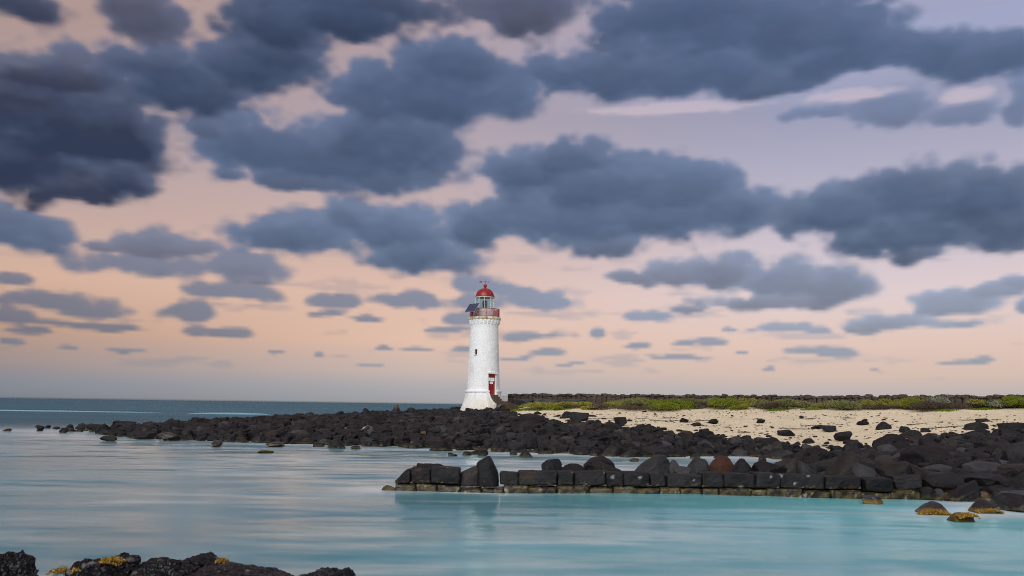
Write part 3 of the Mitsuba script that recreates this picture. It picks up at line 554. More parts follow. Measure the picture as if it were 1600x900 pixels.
def rock_colors(v, tone, seed):
    """Base colours of the stone itself: mottled basalt, weed and barnacles where the tide reaches, lichen on a few tops."""
    r = np.random.default_rng(seed)
    a, b = (np.array(c) for c in TONES[tone])
    o = r.uniform(0, 40, 3)
    g = np.clip(meshkit.fbm(v * 2.1 + o, 4, 8) * 1.5 - 0.25, 0, 1)[:, None]
    c = a + (b - a) * g
    c = c * r.uniform(0.7, 1.35)
    z = v[:, 2] + 0.10 * (meshkit.fbm(v * 5 + o, 3, 9) - 0.5)
    if tone in "dgbof" and v[:, 2].min() < 0.12:
        weedy = np.clip(1 - np.abs(z - 0.03) / 0.10, 0, 1)[:, None] * np.clip(meshkit.fbm(v * 9 + o, 2, 3) * 3 - 1.0, 0, 1)[:, None]
        c = c + (np.array((.12, .09, .028)) - c) * weedy * (0.75 if tone != "o" else 0.95)
    if tone == "o":
        k = np.clip((0.13 - z) / 0.08, 0, 1) if v[:, 2].min() < 0.3 else np.clip((v[:, 2] - v[:, 2].max() + 0.34) / 0.2, 0, 1)
        k = k * np.clip(meshkit.fbm(v * 4 + o, 3, 12) * 3.2 - 0.9, 0, 1)
        c = c + (np.array((.16, .088, .016)) - c) * k[:, None]
    if tone == "p":
        k = np.clip((v[:, 2] - v[:, 2].max() + 0.30) / 0.15, 0, 1) * np.clip(meshkit.fbm(v * 3 + o, 3, 13) * 5 - 2.3, 0, 1)
        c = c + (np.array((.55, .53, .50)) - c) * k[:, None]
    if tone == "f":
        spot = np.clip(meshkit.noise(v * 46 + o, 5) * 9 - 7.5, 0, 1) * np.clip(meshkit.fbm(v * 5 + o, 3, 15) * 4 - 2.0, 0, 1)
        c = c + (np.array((.26, .26, .20)) - c) * spot[:, None] * 0.6
        crust = np.clip(meshkit.fbm(v * 7 + o, 3, 19) * 11 - 7.4, 0, 1)
        c = c + (np.array((.30, .31, .30)) - c) * crust[:, None] * 0.3
    return np.clip(c, 0, 1)


def place(v, x, y, z, w, d, h, yaw, tilt=(0, 0)):
    v = v * [w, d, h]
    R = trimesh.transformations.euler_matrix(tilt[0], tilt[1], yaw)[:3, :3]
    return v @ R.T + [x, y, z]


taken = []
for i, (x, y, z, w, d, h, tone, label) in enumerate(BOULDERS):
    front = tone == "f"
    squared = 1.0 if any(s in label for s in ("squared dark block", "brown block", "tilted dark block")) else 0.0
    big = front or w * 60 / y > 1.2
    v, f = rock_shape(700 + i, 6 if front else (5 if big and y < 35 else 4), planes=9 if not front else 22, sharp=30 if y < 35 and not front else 18, rough=0.05 if not front else 0.20, squared=squared)
    if front:
        v = v * (1 + 0.10 * (meshkit.fbm(v * 11 + i, 4, 17) - 0.5) + 0.05 * (meshkit.fbm(v * 34 + i, 2, 18) - 0.5))[:, None]
    outline = next((OUTLINES[k] for k in OUTLINES if label.startswith(k)), None)
    if outline:
        v, f = outline_shape(outline, 900 + i, 5 if y < 35 else 4)
    P = place(v, x, y, z, w, d, h, 0.0)
    if front:
        P = place(v, x, y, z - 0.12, w * 1.28, d * 1.5, h + 0.12, 0.0)
    taken.append((x, y, max(w, d) * 0.5))
    wet = front or tone in "ow" or (y < 25)
    name = "boulder" if max(w, h) > 0.55 else "stone"
    add(name, trimesh.Trimesh(P, f, process=False), "black_basalt" if front else "wet_basalt" if wet else "dry_basalt", label, "rock" if name == "stone" else "boulder", smooth=True, color=rock_colors(P, tone, i))

# the loose rocks: one seeded scatter, those that show largest as things of their own, the rest as one mass
rng = np.random.default_rng(4)


def scatter(x0, x1, y0, y1, cell):
    nx, ny = int((x1 - x0) / cell), int((y1 - y0) / cell)
    p = np.stack(np.meshgrid(np.arange(nx), np.arange(ny), indexing="ij"), -1).reshape(-1, 2) + rng.uniform(0, 1, (nx * ny, 2))
    return p * cell + [x0, y0]


def band_edge(x):
    """How far from the water the closed rock band reaches."""
    return np.interp(x, [-45, -1.5, 0.5, 3, 7, 12, 16, 20, 23, 27, 40], [100, 100, 61.5, 59.5, 56, 53, 50.5, 47, 44, 43.5, 43])


loose = []
for cell, lo, hi, layer in ((0.50, .40, .90, 0), (0.40, .22, .52, 1), (0.85, .7, 1.35, 2)):
    p = scatter(-42, 38, 24.5, 100, cell)
    z = gz(p[:, 0], p[:, 1])
    n = meshkit.fbm(np.column_stack([p * 0.22, np.zeros(len(p))]), 3, 6)
    ang = p[:, 0] / p[:, 1]
    inside = (ang > -0.66) & (ang < 0.84) & (z > np.where(p[:, 0] < -21, -0.34, -0.16 if layer != 1 else -0.02)) & (p[:, 1] < band_edge(p[:, 0]) + 7 * (n - 0.5))
    jetty = (p[:, 1] > 26.75) & (p[:, 1] < 31.0) & (p[:, 0] > 2.6) & (p[:, 0] < 14)
    inside |= jetty & (z > -0.34)
    inside &= ~((p[:, 1] < 26.75) & (p[:, 0] < 10.9))
    chance = np.where(p[:, 0] < -1, 0.93, 0.84) if layer != 2 else np.where(p[:, 1] < 45, 0.42, 0.30)
    chance = np.where((z < np.where(p[:, 0] < -1, 0.13, 0.06)) & ~jetty, chance * 0.5, chance)
    chance = np.where((z < 0.05) & (p[:, 0] < -22), chance * 0.40, chance)
    keep = inside & (rng.uniform(size=len(p)) < chance)
    for (x, y), zz in zip(p[keep], np.where(p[keep][:, 0] < -21, np.maximum(z[keep], -0.10), z[keep])):
        s = rng.uniform(lo, hi) * (1.12 if y < 46 and x > 3 else 1.0) * (0.8 if y > 70 else 1)
        s = min(s, 0.62 if y < 27.5 else 0.85 if y < 31 else 2.0)
        loose.append((x, y, zz + (0.30 if layer == 0 else 0.02) * s * (0.5 if x < -1 else 0.3) - 0.22 * s, s, layer))
# strays on the sand, thinning out up the beach
p = scatter(-2, 32, 44, 74, 0.62)
z = gz(p[:, 0], p[:, 1])
n = meshkit.fbm(np.column_stack([p * 0.16, np.zeros(len(p))]), 3, 16)
far = p[:, 1] - band_edge(p[:, 0])
chance = np.clip(0.55 * np.exp(-np.maximum(far, 0) / 2.6) + 0.05 * (n > 0.52), 0, 1) * (far > 0) * (z < 2.25)
chance = np.where((p[:, 0] < 7) & (far > 0) & (z < 2.2), np.maximum(chance, 0.42 * np.clip((8 - p[:, 0]) / 7, 0, 1)), chance)
keep = (rng.uniform(size=len(p)) < chance) & (np.abs(p[:, 0] / p[:, 1]) < 0.64)
for (x, y), zz in zip(p[keep], z[keep]):
    s = float(np.clip(rng.lognormal(-1.25, 0.5), 0.12, 0.75))
    loose.append((x, y, zz - 0.25 * s, s, 3))
# a few low rocks awash
for x, y, s in ((-39, 76, .5), (-37.5, 72, .6), (-36, 69, .5), (-41, 78, .4), (-33, 66.5, .7), (-31, 74, .8), (-29.5, 70, .6), (-27.5, 66, .6), (-38, 68, .5), (-2.1, 44.6, .4), (-1.3, 44.4, .5), (-1.7, 45.6, .45), (0.2, 45.2, .4), (7.9, 45.6, .4), (9.2, 44.2, .5), (10.4, 45.0, .4), (8.6, 38, .35), (11.6, 41.5, .5), (12.4, 38.5, .45), (10.9, 36.4, .5), (12.9, 35, .6)):
    loose.append((x, y, -0.06, s, 4))
tree = cKDTree(np.array(taken)[:, :2])
reach = np.array(taken)[:, 2]
good = []
for q in loose:
    dist, k = tree.query(q[:2], k=3)
    if all(a > reach[b] * 0.95 + (0.12 if q[4] != 3 else 0.3) * q[3] for a, b in zip(dist, k)) and not (abs(q[0] + 2.5) < 2.6 and q[1] > 77.6 and q[1] < 84) and not (-0.9 < q[0] < 3 and q[1] > 78):
        good.append(q)
loose = sorted(good, key=lambda q: -q[3] / q[1])
CUT = (" on ", " in ", " at ", " behind ", " lying ", " sloping ", " leaning ", " standing ", " among ", " right ", " left ", " just ", " with ", " wholly ", " squeezed ", " alone ", " touching ", " where ", " below ",
       " perched ", " before ", " off ", ", ", " tipped ", " end ", " near ", " low ", " out ", " barely ", " beside ", " under ", " above ", " beneath ")
shorts = []
for q in BOULDERS:
    cut = min([q[7].find(c, 8) for c in CUT if q[7].find(c, 8) > 0] + [len(q[7])])
    shorts.append(q[7][:cut])
shorts = [s if shorts.count(s) == 1 and len(s.split()) > 2 else None for s in shorts]
marks = [(q[0], q[1], s) for q, s in zip(BOULDERS, shorts) if s and q[6] != "f"] + [(-2.5, 77.8, "lighthouse")]
mark_tree = cKDTree(np.array([m_[:2] for m_ in marks]))
used_labels = {}
LOOKS = {"d": "dark", "b": "brown", "g": "grey", "t": "tan"}
RANK = ["", "second ", "third ", "fourth ", "fifth ", "sixth ", "seventh ", "eighth ", "ninth ", "tenth ", "eleventh ", "twelfth "]


def rock_label(x, y, w, tone, layer):
    """Which rock: its look, and where it lies by the nearest telling boulder."""
    dist, k = mark_tree.query((x, y))
    mx, my, name = marks[int(k)]
    ang = x / y - mx / my
    side = "left of" if ang * y < -0.35 else "right of" if ang * y > 0.35 else ("behind" if y > my else "in front of")
    size = "large " if w > 0.95 else "small " if w < 0.5 else ""
    what = f"{size}{LOOKS[tone]} {'stone' if layer == 3 else 'rock'}"
    base = f"{what} {side} the {name}"
    n = used_labels.get(base, 0)
    used_labels[base] = n + 1
    zone = "rocks heaped on the point" if x < -1 else "stray stones on the sand" if layer == 3 else "rocks between channel and sand" if y > 43 and x < 20 else "rubble rocks behind the jetty"
    where = f"{side} the {name}"
    return f"{RANK[n] if n < 12 else str(n + 1) + 'th '}{what} {'just ' if n == 0 else ''}{where}{', counting outwards' if n else ''}", zone


SHAPES = {s: [rock_shape(100 + k, s, planes=7 + k % 5, sharp=34 + 6 * (k % 5), rough=0.06 + 0.015 * (k % 4)) for k in range(16)] for s in (1, 2, 3, 4)}
ONES = 235
mass_v, mass_f, mass_c, at = [], [], [], 0
for i, (x, y, z, s, layer) in enumerate(loose):
    r = np.random.default_rng(9000 + i)
    sub = 4 if i < 90 else 3 if i < ONES or s / y > 0.0095 else 2 if s / y > 0.004 else 1
    v, f = SHAPES[sub][r.integers(16)]
    w, d, h = s * r.uniform(.85, 1.3), s * r.uniform(.7, 1.1), s * r.uniform(.5, .85)
    if layer == 3:
        h *= 0.75
    P = place(v, x, y, z, w, d, h, r.uniform(0, 6.28), r.normal(size=2) * 0.22)
    u = r.uniform()
    tone = "d" if u < .70 else "b" if u < .88 else "g" if u < .958 else "t" if u < .972 and s < .55 else "d"
    if layer == 3:
        tone = "d"
    C = rock_colors(P, tone, 50 + i)
    if i < ONES:
        lab, grp = rock_label(x, y, w, tone, layer)
        add("rock", trimesh.Trimesh(P, f, process=False), "dry_basalt", lab, "rock", grp, smooth=i < 90, color=C)
    else:
        mass_v.append(P); mass_f.append(f + at); mass_c.append(C); at += len(P)
add("loose_rocks", trimesh.Trimesh(np.vstack(mass_v), np.vstack(mass_f), process=False), "dry_basalt", "mass of smaller dark basalt rocks filling the point and the band along the beach", "rocks", kind="stuff", color=np.vstack(mass_c))
print("loose rocks", len(loose))

# ------------------------------------------------------------------ the block jetty
def block_mesh(x0, x1, y0, y1, z0, z1, seed, slope=0.0, bevel=0.04):
    """A dressed stone with worn edges and a rough face."""
    r = np.random.default_rng(seed)
    n = (max(6, int((x1 - x0) / 0.045)), 12, 10)
    b = trimesh.creation.box((1, 1, 1))
    g = []
    for ax in range(3):
        for side in (-0.5, 0.5):
            a, c = [k for k in range(3) if k != ax]
            A, C = np.meshgrid(np.linspace(-.5, .5, n[a] + 1), np.linspace(-.5, .5, n[c] + 1), indexing="ij")
            v = np.zeros(A.shape + (3,))
            v[..., ax], v[..., a], v[..., c] = side, A, C
            f = grid_faces(n[a] + 1, n[c] + 1)
            if (side > 0) == (ax == 1):
                f = f[:, ::-1]
            g.append(trimesh.Trimesh(v.reshape(-1, 3), f, process=False))
    m = cat(g)
    m.merge_vertices()
    size = np.array([x1 - x0, y1 - y0, z1 - z0])
    v = np.array(m.vertices) * size
    inner = np.clip(v, -(size / 2 - bevel), size / 2 - bevel)
    out = v - inner
    L = np.linalg.norm(out, axis=1, keepdims=True)
    v = inner + out / np.maximum(L, 1e-9) * np.minimum(L, bevel)
    o = r.uniform(0, 30, 3)
    nrm = v / (np.linalg.norm(v / size, axis=1, keepdims=True) * size.mean())
    v = v + nrm * (0.095 * (meshkit.fbm(v * 2.6 + o, 4, 3) - 0.5) + 0.02 * (meshkit.fbm(v * 14 + o, 2, 6) - 0.5))[:, None]
    v[:, 0] += 0.03 * r.normal() * v[:, 2]
    v[:, 2] += slope * v[:, 0] + 0.02 * r.normal() * v[:, 0]
    v += [(x0 + x1) / 2, (y0 + y1) / 2, (z0 + z1) / 2]
    return v, np.array(m.faces)


def block_colors(v, seed, weed):
    r = np.random.default_rng(seed)
    o = r.uniform(0, 40, 3)
    g = np.clip(meshkit.fbm(v * 2.6 + o, 4, 8) * 1.6 - 0.3, 0, 1)[:, None]
    a, b = np.array((.0072, .0071, .0082)), np.array((.0205, .0200, .0210))
    c = (a + (b - a) * g) * r.uniform(.85, 1.2) * (0.6 if weed else 1)
    rust = np.clip(meshkit.fbm(v * 1.6 + o, 3, 11) * 6 - 4.2, 0, 1)[:, None] * 0.5
    c = c + (np.array((.09, .045, .028)) - c) * rust
    z = v[:, 2] + 0.06 * (meshkit.fbm(v * 5, 2, 9) - 0.5)
    k = np.clip((0.285 - z) / 0.07, 0, 1) * np.clip(meshkit.fbm(v * 11 + 3, 3, 4) * 5 - (2.1 if weed else 2.7), 0, 1)
    c = c + (np.array((.085, .062, .016)) - c) * (k * (0.7 if not weed else 0.85))[:, None]
    dots = np.clip(meshkit.noise(v * 30 + o, 5) * 10 - 7.6, 0, 1) * np.clip((0.33 - z) / 0.08, 0, 1)
    c = c + (np.array((.22, .19, .09)) - c) * dots[:, None]
    lime = np.clip(meshkit.fbm(v * 5 + o, 3, 27) * 14 - 10.4, 0, 1)
    return c + (np.array((.45, .45, .44)) - c) * lime[:, None] * 0.7


jetty = thing("jetty", "low jetty of dark dressed basalt blocks with a weedy lower course", "jetty")
for i, (x0, x1, top) in enumerate(UPPER):
    v, f = block_mesh(x0 + 0.004, x1 - 0.004, 26.0 + 0.06 * math.sin(i * 2.3), 26.75, 0.22, top - 0.03 + 0.02 * math.sin(i * 4.1), 300 + i, 0.03 * math.sin(i * 5.3))
    if i < 3:
        v[:, 2] -= (0.07, 0.05, 0.03)[i] * np.clip((v[:, 2] - 0.2) / 0.4, 0, 1)
    if i == 0:
        v[:, 2] -= np.clip((-2.95 - v[:, 0]) * 1.3, 0, 0.4) ** 1.3 * np.clip((v[:, 2] - 0.2) / 0.4, 0, 1)
    add(jetty + "__block", trimesh.Trimesh(v, f, process=False), "dry_basalt", smooth=True, color=block_colors(v, 40 + i, False))
for i, (x0, x1) in enumerate(zip(LOWER[:-1], LOWER[1:])):
    low = -1.41 <= x0 < -0.2
    v, f = block_mesh(x0 + 0.003, x1 - 0.003, 25.90 + 0.07 * math.sin(i * 1.7), 26.8, -0.5, 0.10 if low else 0.20 + 0.03 * math.sin(i * 2.9) - (0.03 if x0 > 9 else 0), 400 + i)
    add(jetty + "__footing_block", trimesh.Trimesh(v, f, process=False), "wet_basalt", smooth=True, color=block_colors(v, 80 + i, True))
v, f = rock_shape(55, 4, 9, 14, 0.08)
P = place(v, -3.42, 26.15, -0.15, .62, .6, .30, 0.3)
add("stone", trimesh.Trimesh(P, f, process=False), "wet_basalt", "low weedy toe stone at the left end of the jetty", "rock", smooth=True, color=rock_colors(P, "o", 3))

# ------------------------------------------------------------------ the lighthouse
LX, LY, BASE = -2.44, 80.0, 1.55
C0 = (LX, LY, 0)
lh = thing("lighthouse", "white round masonry lighthouse with red dome, red door and rusty gallery rail", "lighthouse")


def polar(r, a, z):
    """A point of the tower: a = 0 faces the camera, positive to the right."""
    return np.array([LX + r * math.sin(a), LY - r * math.cos(a), z])


prof = [(0, BASE), (2.12, BASE), (2.02, 2.05), (1.86, 2.45), (1.72, 2.85), (1.62, 3.25), (1.57, 3.55), (1.48, 3.70), (1.46, 3.85)] + [(1.46 - (z - 3.85) * 0.21 / 5.55, z) for z in np.linspace(4.2, 9.4, 14)] + [(1.25, 9.42), (0, 9.42)]
tower = solid(lathe(prof, 96, C0))
DA, WA = math.radians(35.5), math.radians(-31)
door_cut = box(0.78, 1.2, 1.84, (0, 0, 0))
door_cut.apply_transform(trimesh.transformations.rotation_matrix(DA, [0, 0, 1]))
door_cut.apply_translation(polar(1.70, DA, 3.36 + 0.92))
win_cut = box(0.26, 0.8, 0.50, (0, 0, 0))
win_cut.apply_transform(trimesh.transformations.rotation_matrix(WA, [0, 0, 1]))
win_cut.apply_translation(polar(1.36, WA, 7.11))
tower = tower - solid(door_cut) - solid(win_cut)
add(lh + "__tower", unsolid(tower), "white_paint", smooth=25)
course = solid(lathe([(1.44, 3.56), (1.635, 3.56), (1.655, 3.60), (1.655, 3.68), (1.60, 3.73), (1.44, 3.73), (1.44, 3.56)], 96, C0))
add(lh + "__string_course", unsolid(course - solid(door_cut)), "white_paint", smooth=30)
R = lambda a: trimesh.transformations.rotation_matrix(a, [0, 0, 1])  # noqa: E731


def at_angle(m, r, a, z):
    m.apply_transform(R(a))
    m.apply_translation(polar(r, a, z))
    return m


door = add(lh + "__door", at_angle(cat([box(0.76, 0.06, 1.80)] + [box(0.20, 0.02, 1.60, (dx, -0.04, -0.02)) for dx in (-.24, 0, .24)]), 1.20, DA, 4.27), "red_paint")
add(door + "__sign", at_angle(box(0.60, 0.015, 0.30), 1.262, DA, 4.70), "white_board", "white board across the upper part of the red door")
add(door + "__notice", at_angle(box(0.34, 0.012, 0.20), 1.262, DA, 4.40), "white_board", "small white notice below the white board")
add(door + "__handle", at_angle(bar([0, 0, 0], [0, 0, .16], .018), 1.275, DA + 0.2, 4.1), "dark_metal")
add(lh + "__lintel", at_angle(box(0.98, 0.14, 0.13), 1.425, DA, 5.27), "white_paint")
win = add(lh + "__window", at_angle(box(0.25, 0.05, 0.49), 1.18, WA, 7.11), "dark_wood")
add(win + "__sill", at_angle(box(0.36, 0.16, 0.05), 1.36, WA, 6.835), "white_paint")
# corbelled gallery
add(lh + "__neck", lathe([(1.0, 9.40), (1.26, 9.40), (1.27, 9.72), (1.34, 9.92), (1.36, 10.06), (1.0, 10.06)], 96, C0), "white_paint", smooth=30)
for k in range(24):
    a = 2 * math.pi * k / 24 + 0.06
    prof_c = sg.Polygon([(0, 0), (-0.10, 0), (-0.19, 0.30), (-0.19, 0.42), (0, 0.42)])
    m = trimesh.creation.extrude_polygon(prof_c, 0.17, engine="earcut")
    m.apply_transform(np.array([[0, 0, 1, -0.085], [1, 0, 0, 0], [0, 1, 0, 0], [0, 0, 0, 1.0]]))
    m.invert() if m.volume < 0 else None
    add(lh + "__corbel", at_angle(m, 1.235, a, 9.63), "white_paint")
add(lh + "__gallery", lathe([(0.8, 10.06), (1.43, 10.06), (1.48, 10.10), (1.48, 10.24), (1.44, 10.30), (0.8, 10.30)], 96, C0), "lichen_slab", "gallery slab edge stained with orange lichen", smooth=30)
NB = 84
add(lh + "__baluster", cat([bar(polar(1.33, 2 * math.pi * k / NB, 10.30), polar(1.33, 2 * math.pi * k / NB, 10.98), 0.019, 6) for k in range(NB)]), "baluster_paint", kind="stuff")
for k in range(12):
    a = 2 * math.pi * k / 12 + 0.15
    add(lh + "__rail_post", bar(polar(1.335, a, 10.28), polar(1.335, a, 11.04), 0.028, 8), "rail_red")


def ring(r, z, t, n=72):
    return lathe([(r + t * math.cos(q), z + t * math.sin(q)) for q in np.linspace(0, 2 * math.pi, 9)], n, C0)


add(lh + "__handrail", cat([ring(1.335, 11.02, 0.032)]), "rail_red", smooth=50)
add(lh + "__lower_rail", cat([ring(1.335, 10.38, 0.022)]), "rail_red", smooth=50)
# lantern
add(lh + "__lantern_base", lathe([(0.0, 10.28), (0.90, 10.28), (0.90, 10.98), (0.93, 11.0), (0.93, 11.05), (0.0, 11.05)], 64, C0), "white_metal", smooth=30)
add(lh + "__lantern_ring", lathe([(0.80, 12.08), (0.90, 12.08), (0.90, 12.14), (0.80, 12.14)], 64, C0), "white_metal", smooth=30)
NP = 10
for k in range(NP):
    a0, a1 = 2 * math.pi * k / NP, 2 * math.pi * (k + 1) / NP
    q = [polar(0.86, a0 + .03, 11.06), polar(0.86, a1 - .03, 11.06), polar(0.86, a1 - .03, 12.08), polar(0.86, a0 + .03, 12.08)]
    add(lh + "__pane", trimesh.Trimesh(q, [[0, 1, 2], [0, 2, 3]], process=False), "pane_glass")
    add(lh + "__mullion", bar(polar(0.865, a0, 11.04), polar(0.865, a0, 12.10), 0.020, 8), "white_metal")
add(lh + "__lens", lathe([(0, 11.20), (.16, 11.20), (.22, 11.30)] + [(0.235 + 0.035 * math.sin(z * 60) - 0.9 * (z - 11.55) ** 2, z) for z in np.linspace(11.32, 11.80, 28)] + [(.12, 11.86), (0, 11.88)], 40, C0), "lens_glass", "dark green ribbed lens inside the lantern", smooth=20)
add(lh + "__lens_stand", lathe([(0, 11.05), (.17, 11.05), (.13, 11.2), (0, 11.2)], 32, C0), "dark_metal")
dome = add(lh + "__dome", lathe([(0.0, 12.14), (0.93, 12.14), (0.94, 12.18), (0.84, 12.20)] + [(0.83 * math.cos(t) ** 0.92, 12.20 + 0.74 * math.sin(t)) for t in np.linspace(0.05, 1.42, 18)] + [(0.10, 12.95), (0.085, 13.02), (0, 13.02)], 64, C0), "dome_red", smooth=35)
for k in range(10):
    a = 2 * math.pi * k / 10
    pts = [polar(0.845 * math.cos(t) ** 0.92 + .0, a, 12.205 + 0.745 * math.sin(t)) for t in np.linspace(0.05, 1.38, 10)]
    add(dome + "__rib", cat([bar(p, q, 0.014, 6) for p, q in zip(pts[:-1], pts[1:])]), "dome_red")
fin = add(lh + "__finial", lathe([(0, 13.0), (.11, 13.0), (.075, 13.06)] + [(0.165 * math.sin(t), 13.20 - 0.165 * math.cos(t)) for t in np.linspace(0.5, math.pi - .1, 14)] + [(0, 13.365)], 32, C0), "dome_red", smooth=35)
vane = lh + "__weather_vane"
arm = [bar([LX, LY, 13.34], [LX, LY, 13.80], .016, 6), bar([LX - .42, LY - .05, 13.56], [LX + .36, LY + .05, 13.56], .014, 6)]
tail = trimesh.creation.extrude_polygon(sg.Polygon([(-.52, -.07), (-.36, -.10), (-.30, 0), (-.36, .10), (-.52, .07)]), 0.02, engine="earcut")
tip = trimesh.creation.extrude_polygon(sg.Polygon([(.24, -.075), (.40, 0), (.24, .075)]), 0.02, engine="earcut")
for t_ in (tail, tip):
    t_.apply_transform(trimesh.transformations.rotation_matrix(math.pi / 2, [1, 0, 0]))
    t_.apply_translation([LX, LY + .01, 13.56])
add(vane, cat(arm, tail, tip, trimesh.creation.icosphere(1, .05).apply_translation([LX, LY, 13.56])), "dome_red")
# solar panel hung outside the rail
A, B, Cc = np.array([-3.79, 79.22, 11.44]), np.array([-2.89, 78.60, 11.48]), np.array([-4.19, 78.60, 10.64])
u, w = B - A, Cc - A
u_, w_ = u / np.linalg.norm(u), w / np.linalg.norm(w)
nn = np.cross(w_, u_)
nn /= np.linalg.norm(nn)
M = np.eye(4)
M[:3, 0], M[:3, 1], M[:3, 2], M[:3, 3] = u_, np.cross(nn, u_), nn, A + u / 2 + w / 2
skew = np.dot(w, u_)
lw, hw = np.linalg.norm(u), abs(np.dot(w, np.cross(nn, u_)))


def panel_box(x0, x1, y0, y1, z0, z1):
    b = box(x1 - x0, y1 - y0, z1 - z0, ((x0 + x1) / 2, (y0 + y1) / 2, (z0 + z1) / 2))
    b.apply_transform(M)
    return b


lean_y = 1 if np.dot(w, np.cross(nn, u_)) > 0 else -1
sp = add(lh + "__solar_panel", panel_box(-lw / 2, lw / 2, -hw / 2, hw / 2, -0.05, -0.02), "panel_frame", "blue tilted solar panel on the left of the gallery rail")
for k in range(3):
    add(sp + "__cell_strip", panel_box(-lw / 2 + 0.02 + k * lw / 3, -lw / 2 + (k + 1) * lw / 3 - 0.02, -hw / 2 + .03, hw / 2 - .03, -0.018, 0.0), "panel_blue")
cen = A + u / 2 + w / 2 - nn * 0.05
add(sp + "__bracket", cat(bar(cen + u_ * .3, polar(1.33, -.42, 11.0), .025, 6), bar(cen - u_ * .3 + w_ * .2, polar(1.34, -.75, 10.45), .025, 6), bar(cen + w_ * .3, polar(1.34, -.5, 10.40), .025, 6)), "dark_metal")
# stair and its sloping white wing wall
rad = np.array([math.sin(DA), -math.cos(DA), 0])
tan = np.array([math.cos(DA), math.sin(DA), 0])
pts2 = [(1.40, 3.62), (1.62, 3.52), (1.90, 3.10), (2.25, 2.78), (2.55, 2.62), (2.72, 2.58), (2.72, 2.0), (1.40, 2.0)]
wing = trimesh.creation.extrude_polygon(sg.Polygon(pts2), 0.22, engine="earcut")
W = np.eye(4)
W[:3, 0], W[:3, 1], W[:3, 2], W[:3, 3] = rad, [0, 0, 1], tan, np.array([LX, LY, 0]) - tan * 0.66
wing.apply_transform(W)
if wing.volume < 0:
    wing.invert()
add(lh + "__stair_wall", wing, "white_paint", "white sloping wall beside the door steps")
for k in range(5):
    b = box(0.85, 0.30, 0.17)
    add(lh + "__step", at_angle(b, 1.62 + 0.26 * k, DA, 3.27 - 0.17 * k), "old_timber")

# ------------------------------------------------------------------ earth bank, gate pillar, stone wall
def mound(cx, cy, rx, ry, h, z0, seed, n=40):
    X, Y = np.meshgrid(np.linspace(-1, 1, n), np.linspace(-1, 1, n), indexing="ij")
    q = np.stack([X * rx + cx, Y * ry + cy, 0 * X], -1)
    r = np.sqrt(X ** 2 + Y ** 2)
    Z = z0 + h * np.clip(1 - r ** 2, -0.6, 1) + 0.25 * (meshkit.fbm(q * 1.5, 4, seed) - 0.5) * np.clip(1.2 - r, 0, 1)
    q[..., 2] = Z
    return trimesh.Trimesh(q.reshape(-1, 3), grid_faces(n, n), process=False)


def bank_color(p, n, uv):
    return mix((0.045, 0.030, 0.022), (0.13, 0.095, 0.07), fbm(p.x * 2.2, p.y * 2.2, p.z * 5, 4))


scene["bank_earth"] = {"type": "bumpmap", "arbitrary": proc(sand_relief, 0.02), "scale": 0.3, "nested": {"type": "diffuse", "reflectance": proc(bank_color)}}
add("earth_bank", mound(-0.55, 80.4, 1.9, 2.6, 1.15, 1.62, 3), "bank_earth", "brown earth bank heaped against the right side of the lighthouse base", kind="structure", smooth=True)
pil = thing("gate_pillar", "short pale rendered pillar at the near end of the dark stone wall", "pillar")
add(pil + "__shaft", box(0.50, 0.5, 1.0, (-0.52, 84.6, 2.75)), "white_paint")
add(pil + "__cap", box(0.56, 0.56, 0.09, (-0.52, 84.6, 3.295)), "white_paint")

wall = thing("stone_wall", "long dark dry stone wall with a lumpy coping along the dune behind the shrubs", "wall")
A2, B2 = np.array([-0.2, 86.2]), np.array([46.0, 54.6])
D2 = (B2 - A2) / np.linalg.norm(B2 - A2)
N2 = np.array([-D2[1], D2[0]])
s, k, rest_v, rest_f, rest_c, at = 0.0, 0, [], [], [], 0
rw = np.random.default_rng(77)
BIT = [rock_shape(600 + q, 2, 12, 16, 0.06, squared=0.8) for q in range(10)]
HEAD = [rock_shape(640 + q, 2, 14, 10, 0.06) for q in range(10)]
yaw = math.atan2(D2[1], D2[0])
while s < np.linalg.norm(B2 - A2):
    wd = rw.uniform(.36, .58)
    c = A2 + D2 * (s + wd / 2)
    base = float(np.interp(s, [0, 20, 46, 60], [2.86, 2.86, 2.86, 2.86]))
    top = float(np.interp(s, [0, 8, 20, 30, 46, 60], [3.50, 3.50, 3.48, 3.48, 3.62, 3.7])) + rw.normal() * 0.02
    for part, (vv, ff), z0, z1, dp, ww in (("stone", BIT[rw.integers(10)], base - .35, top - 0.02, 0.55, wd * 1.04), ("coping_stone", HEAD[rw.integers(10)], top - 0.26, top + rw.uniform(.02, .15), 0.66, wd * 1.32)):
        P = place(vv, c[0], c[1], z0, ww, dp, z1 - z0, yaw, (0, rw.normal() * 0.05))
        g = meshkit.fbm(P * [3, 3, 1.2] + k, 3, 2)[:, None]
        tone = rw.uniform(.7, 1.25)
        col = (np.array((.036, .027, .022)) + np.array((.06, .045, .034)) * g) * tone
        pale = np.clip(meshkit.fbm(P * [6, 6, 0.8] + k, 2, 5) * 8 - 5.3, 0, 1)[:, None] * np.clip((3.25 - P[:, 2:]) / .4, 0, 1)
        col = col + (np.array((.22, .19, .16)) - col) * pale
        if k < 140:
            add(f"{wall}__{part}", trimesh.Trimesh(P, ff, process=False), "dry_basalt", smooth=True, color=col)
        else:
            rest_v.append(P); rest_f.append(ff + at); rest_c.append(col); at += len(P)
    s += wd
    k += 1
    if rest_v and False:
        break
if rest_v:
    add(f"{wall}__far_stones", trimesh.Trimesh(np.vstack(rest_v), np.vstack(rest_f), process=False), "dry_basalt", kind="stuff", smooth=True, color=np.vstack(rest_c))
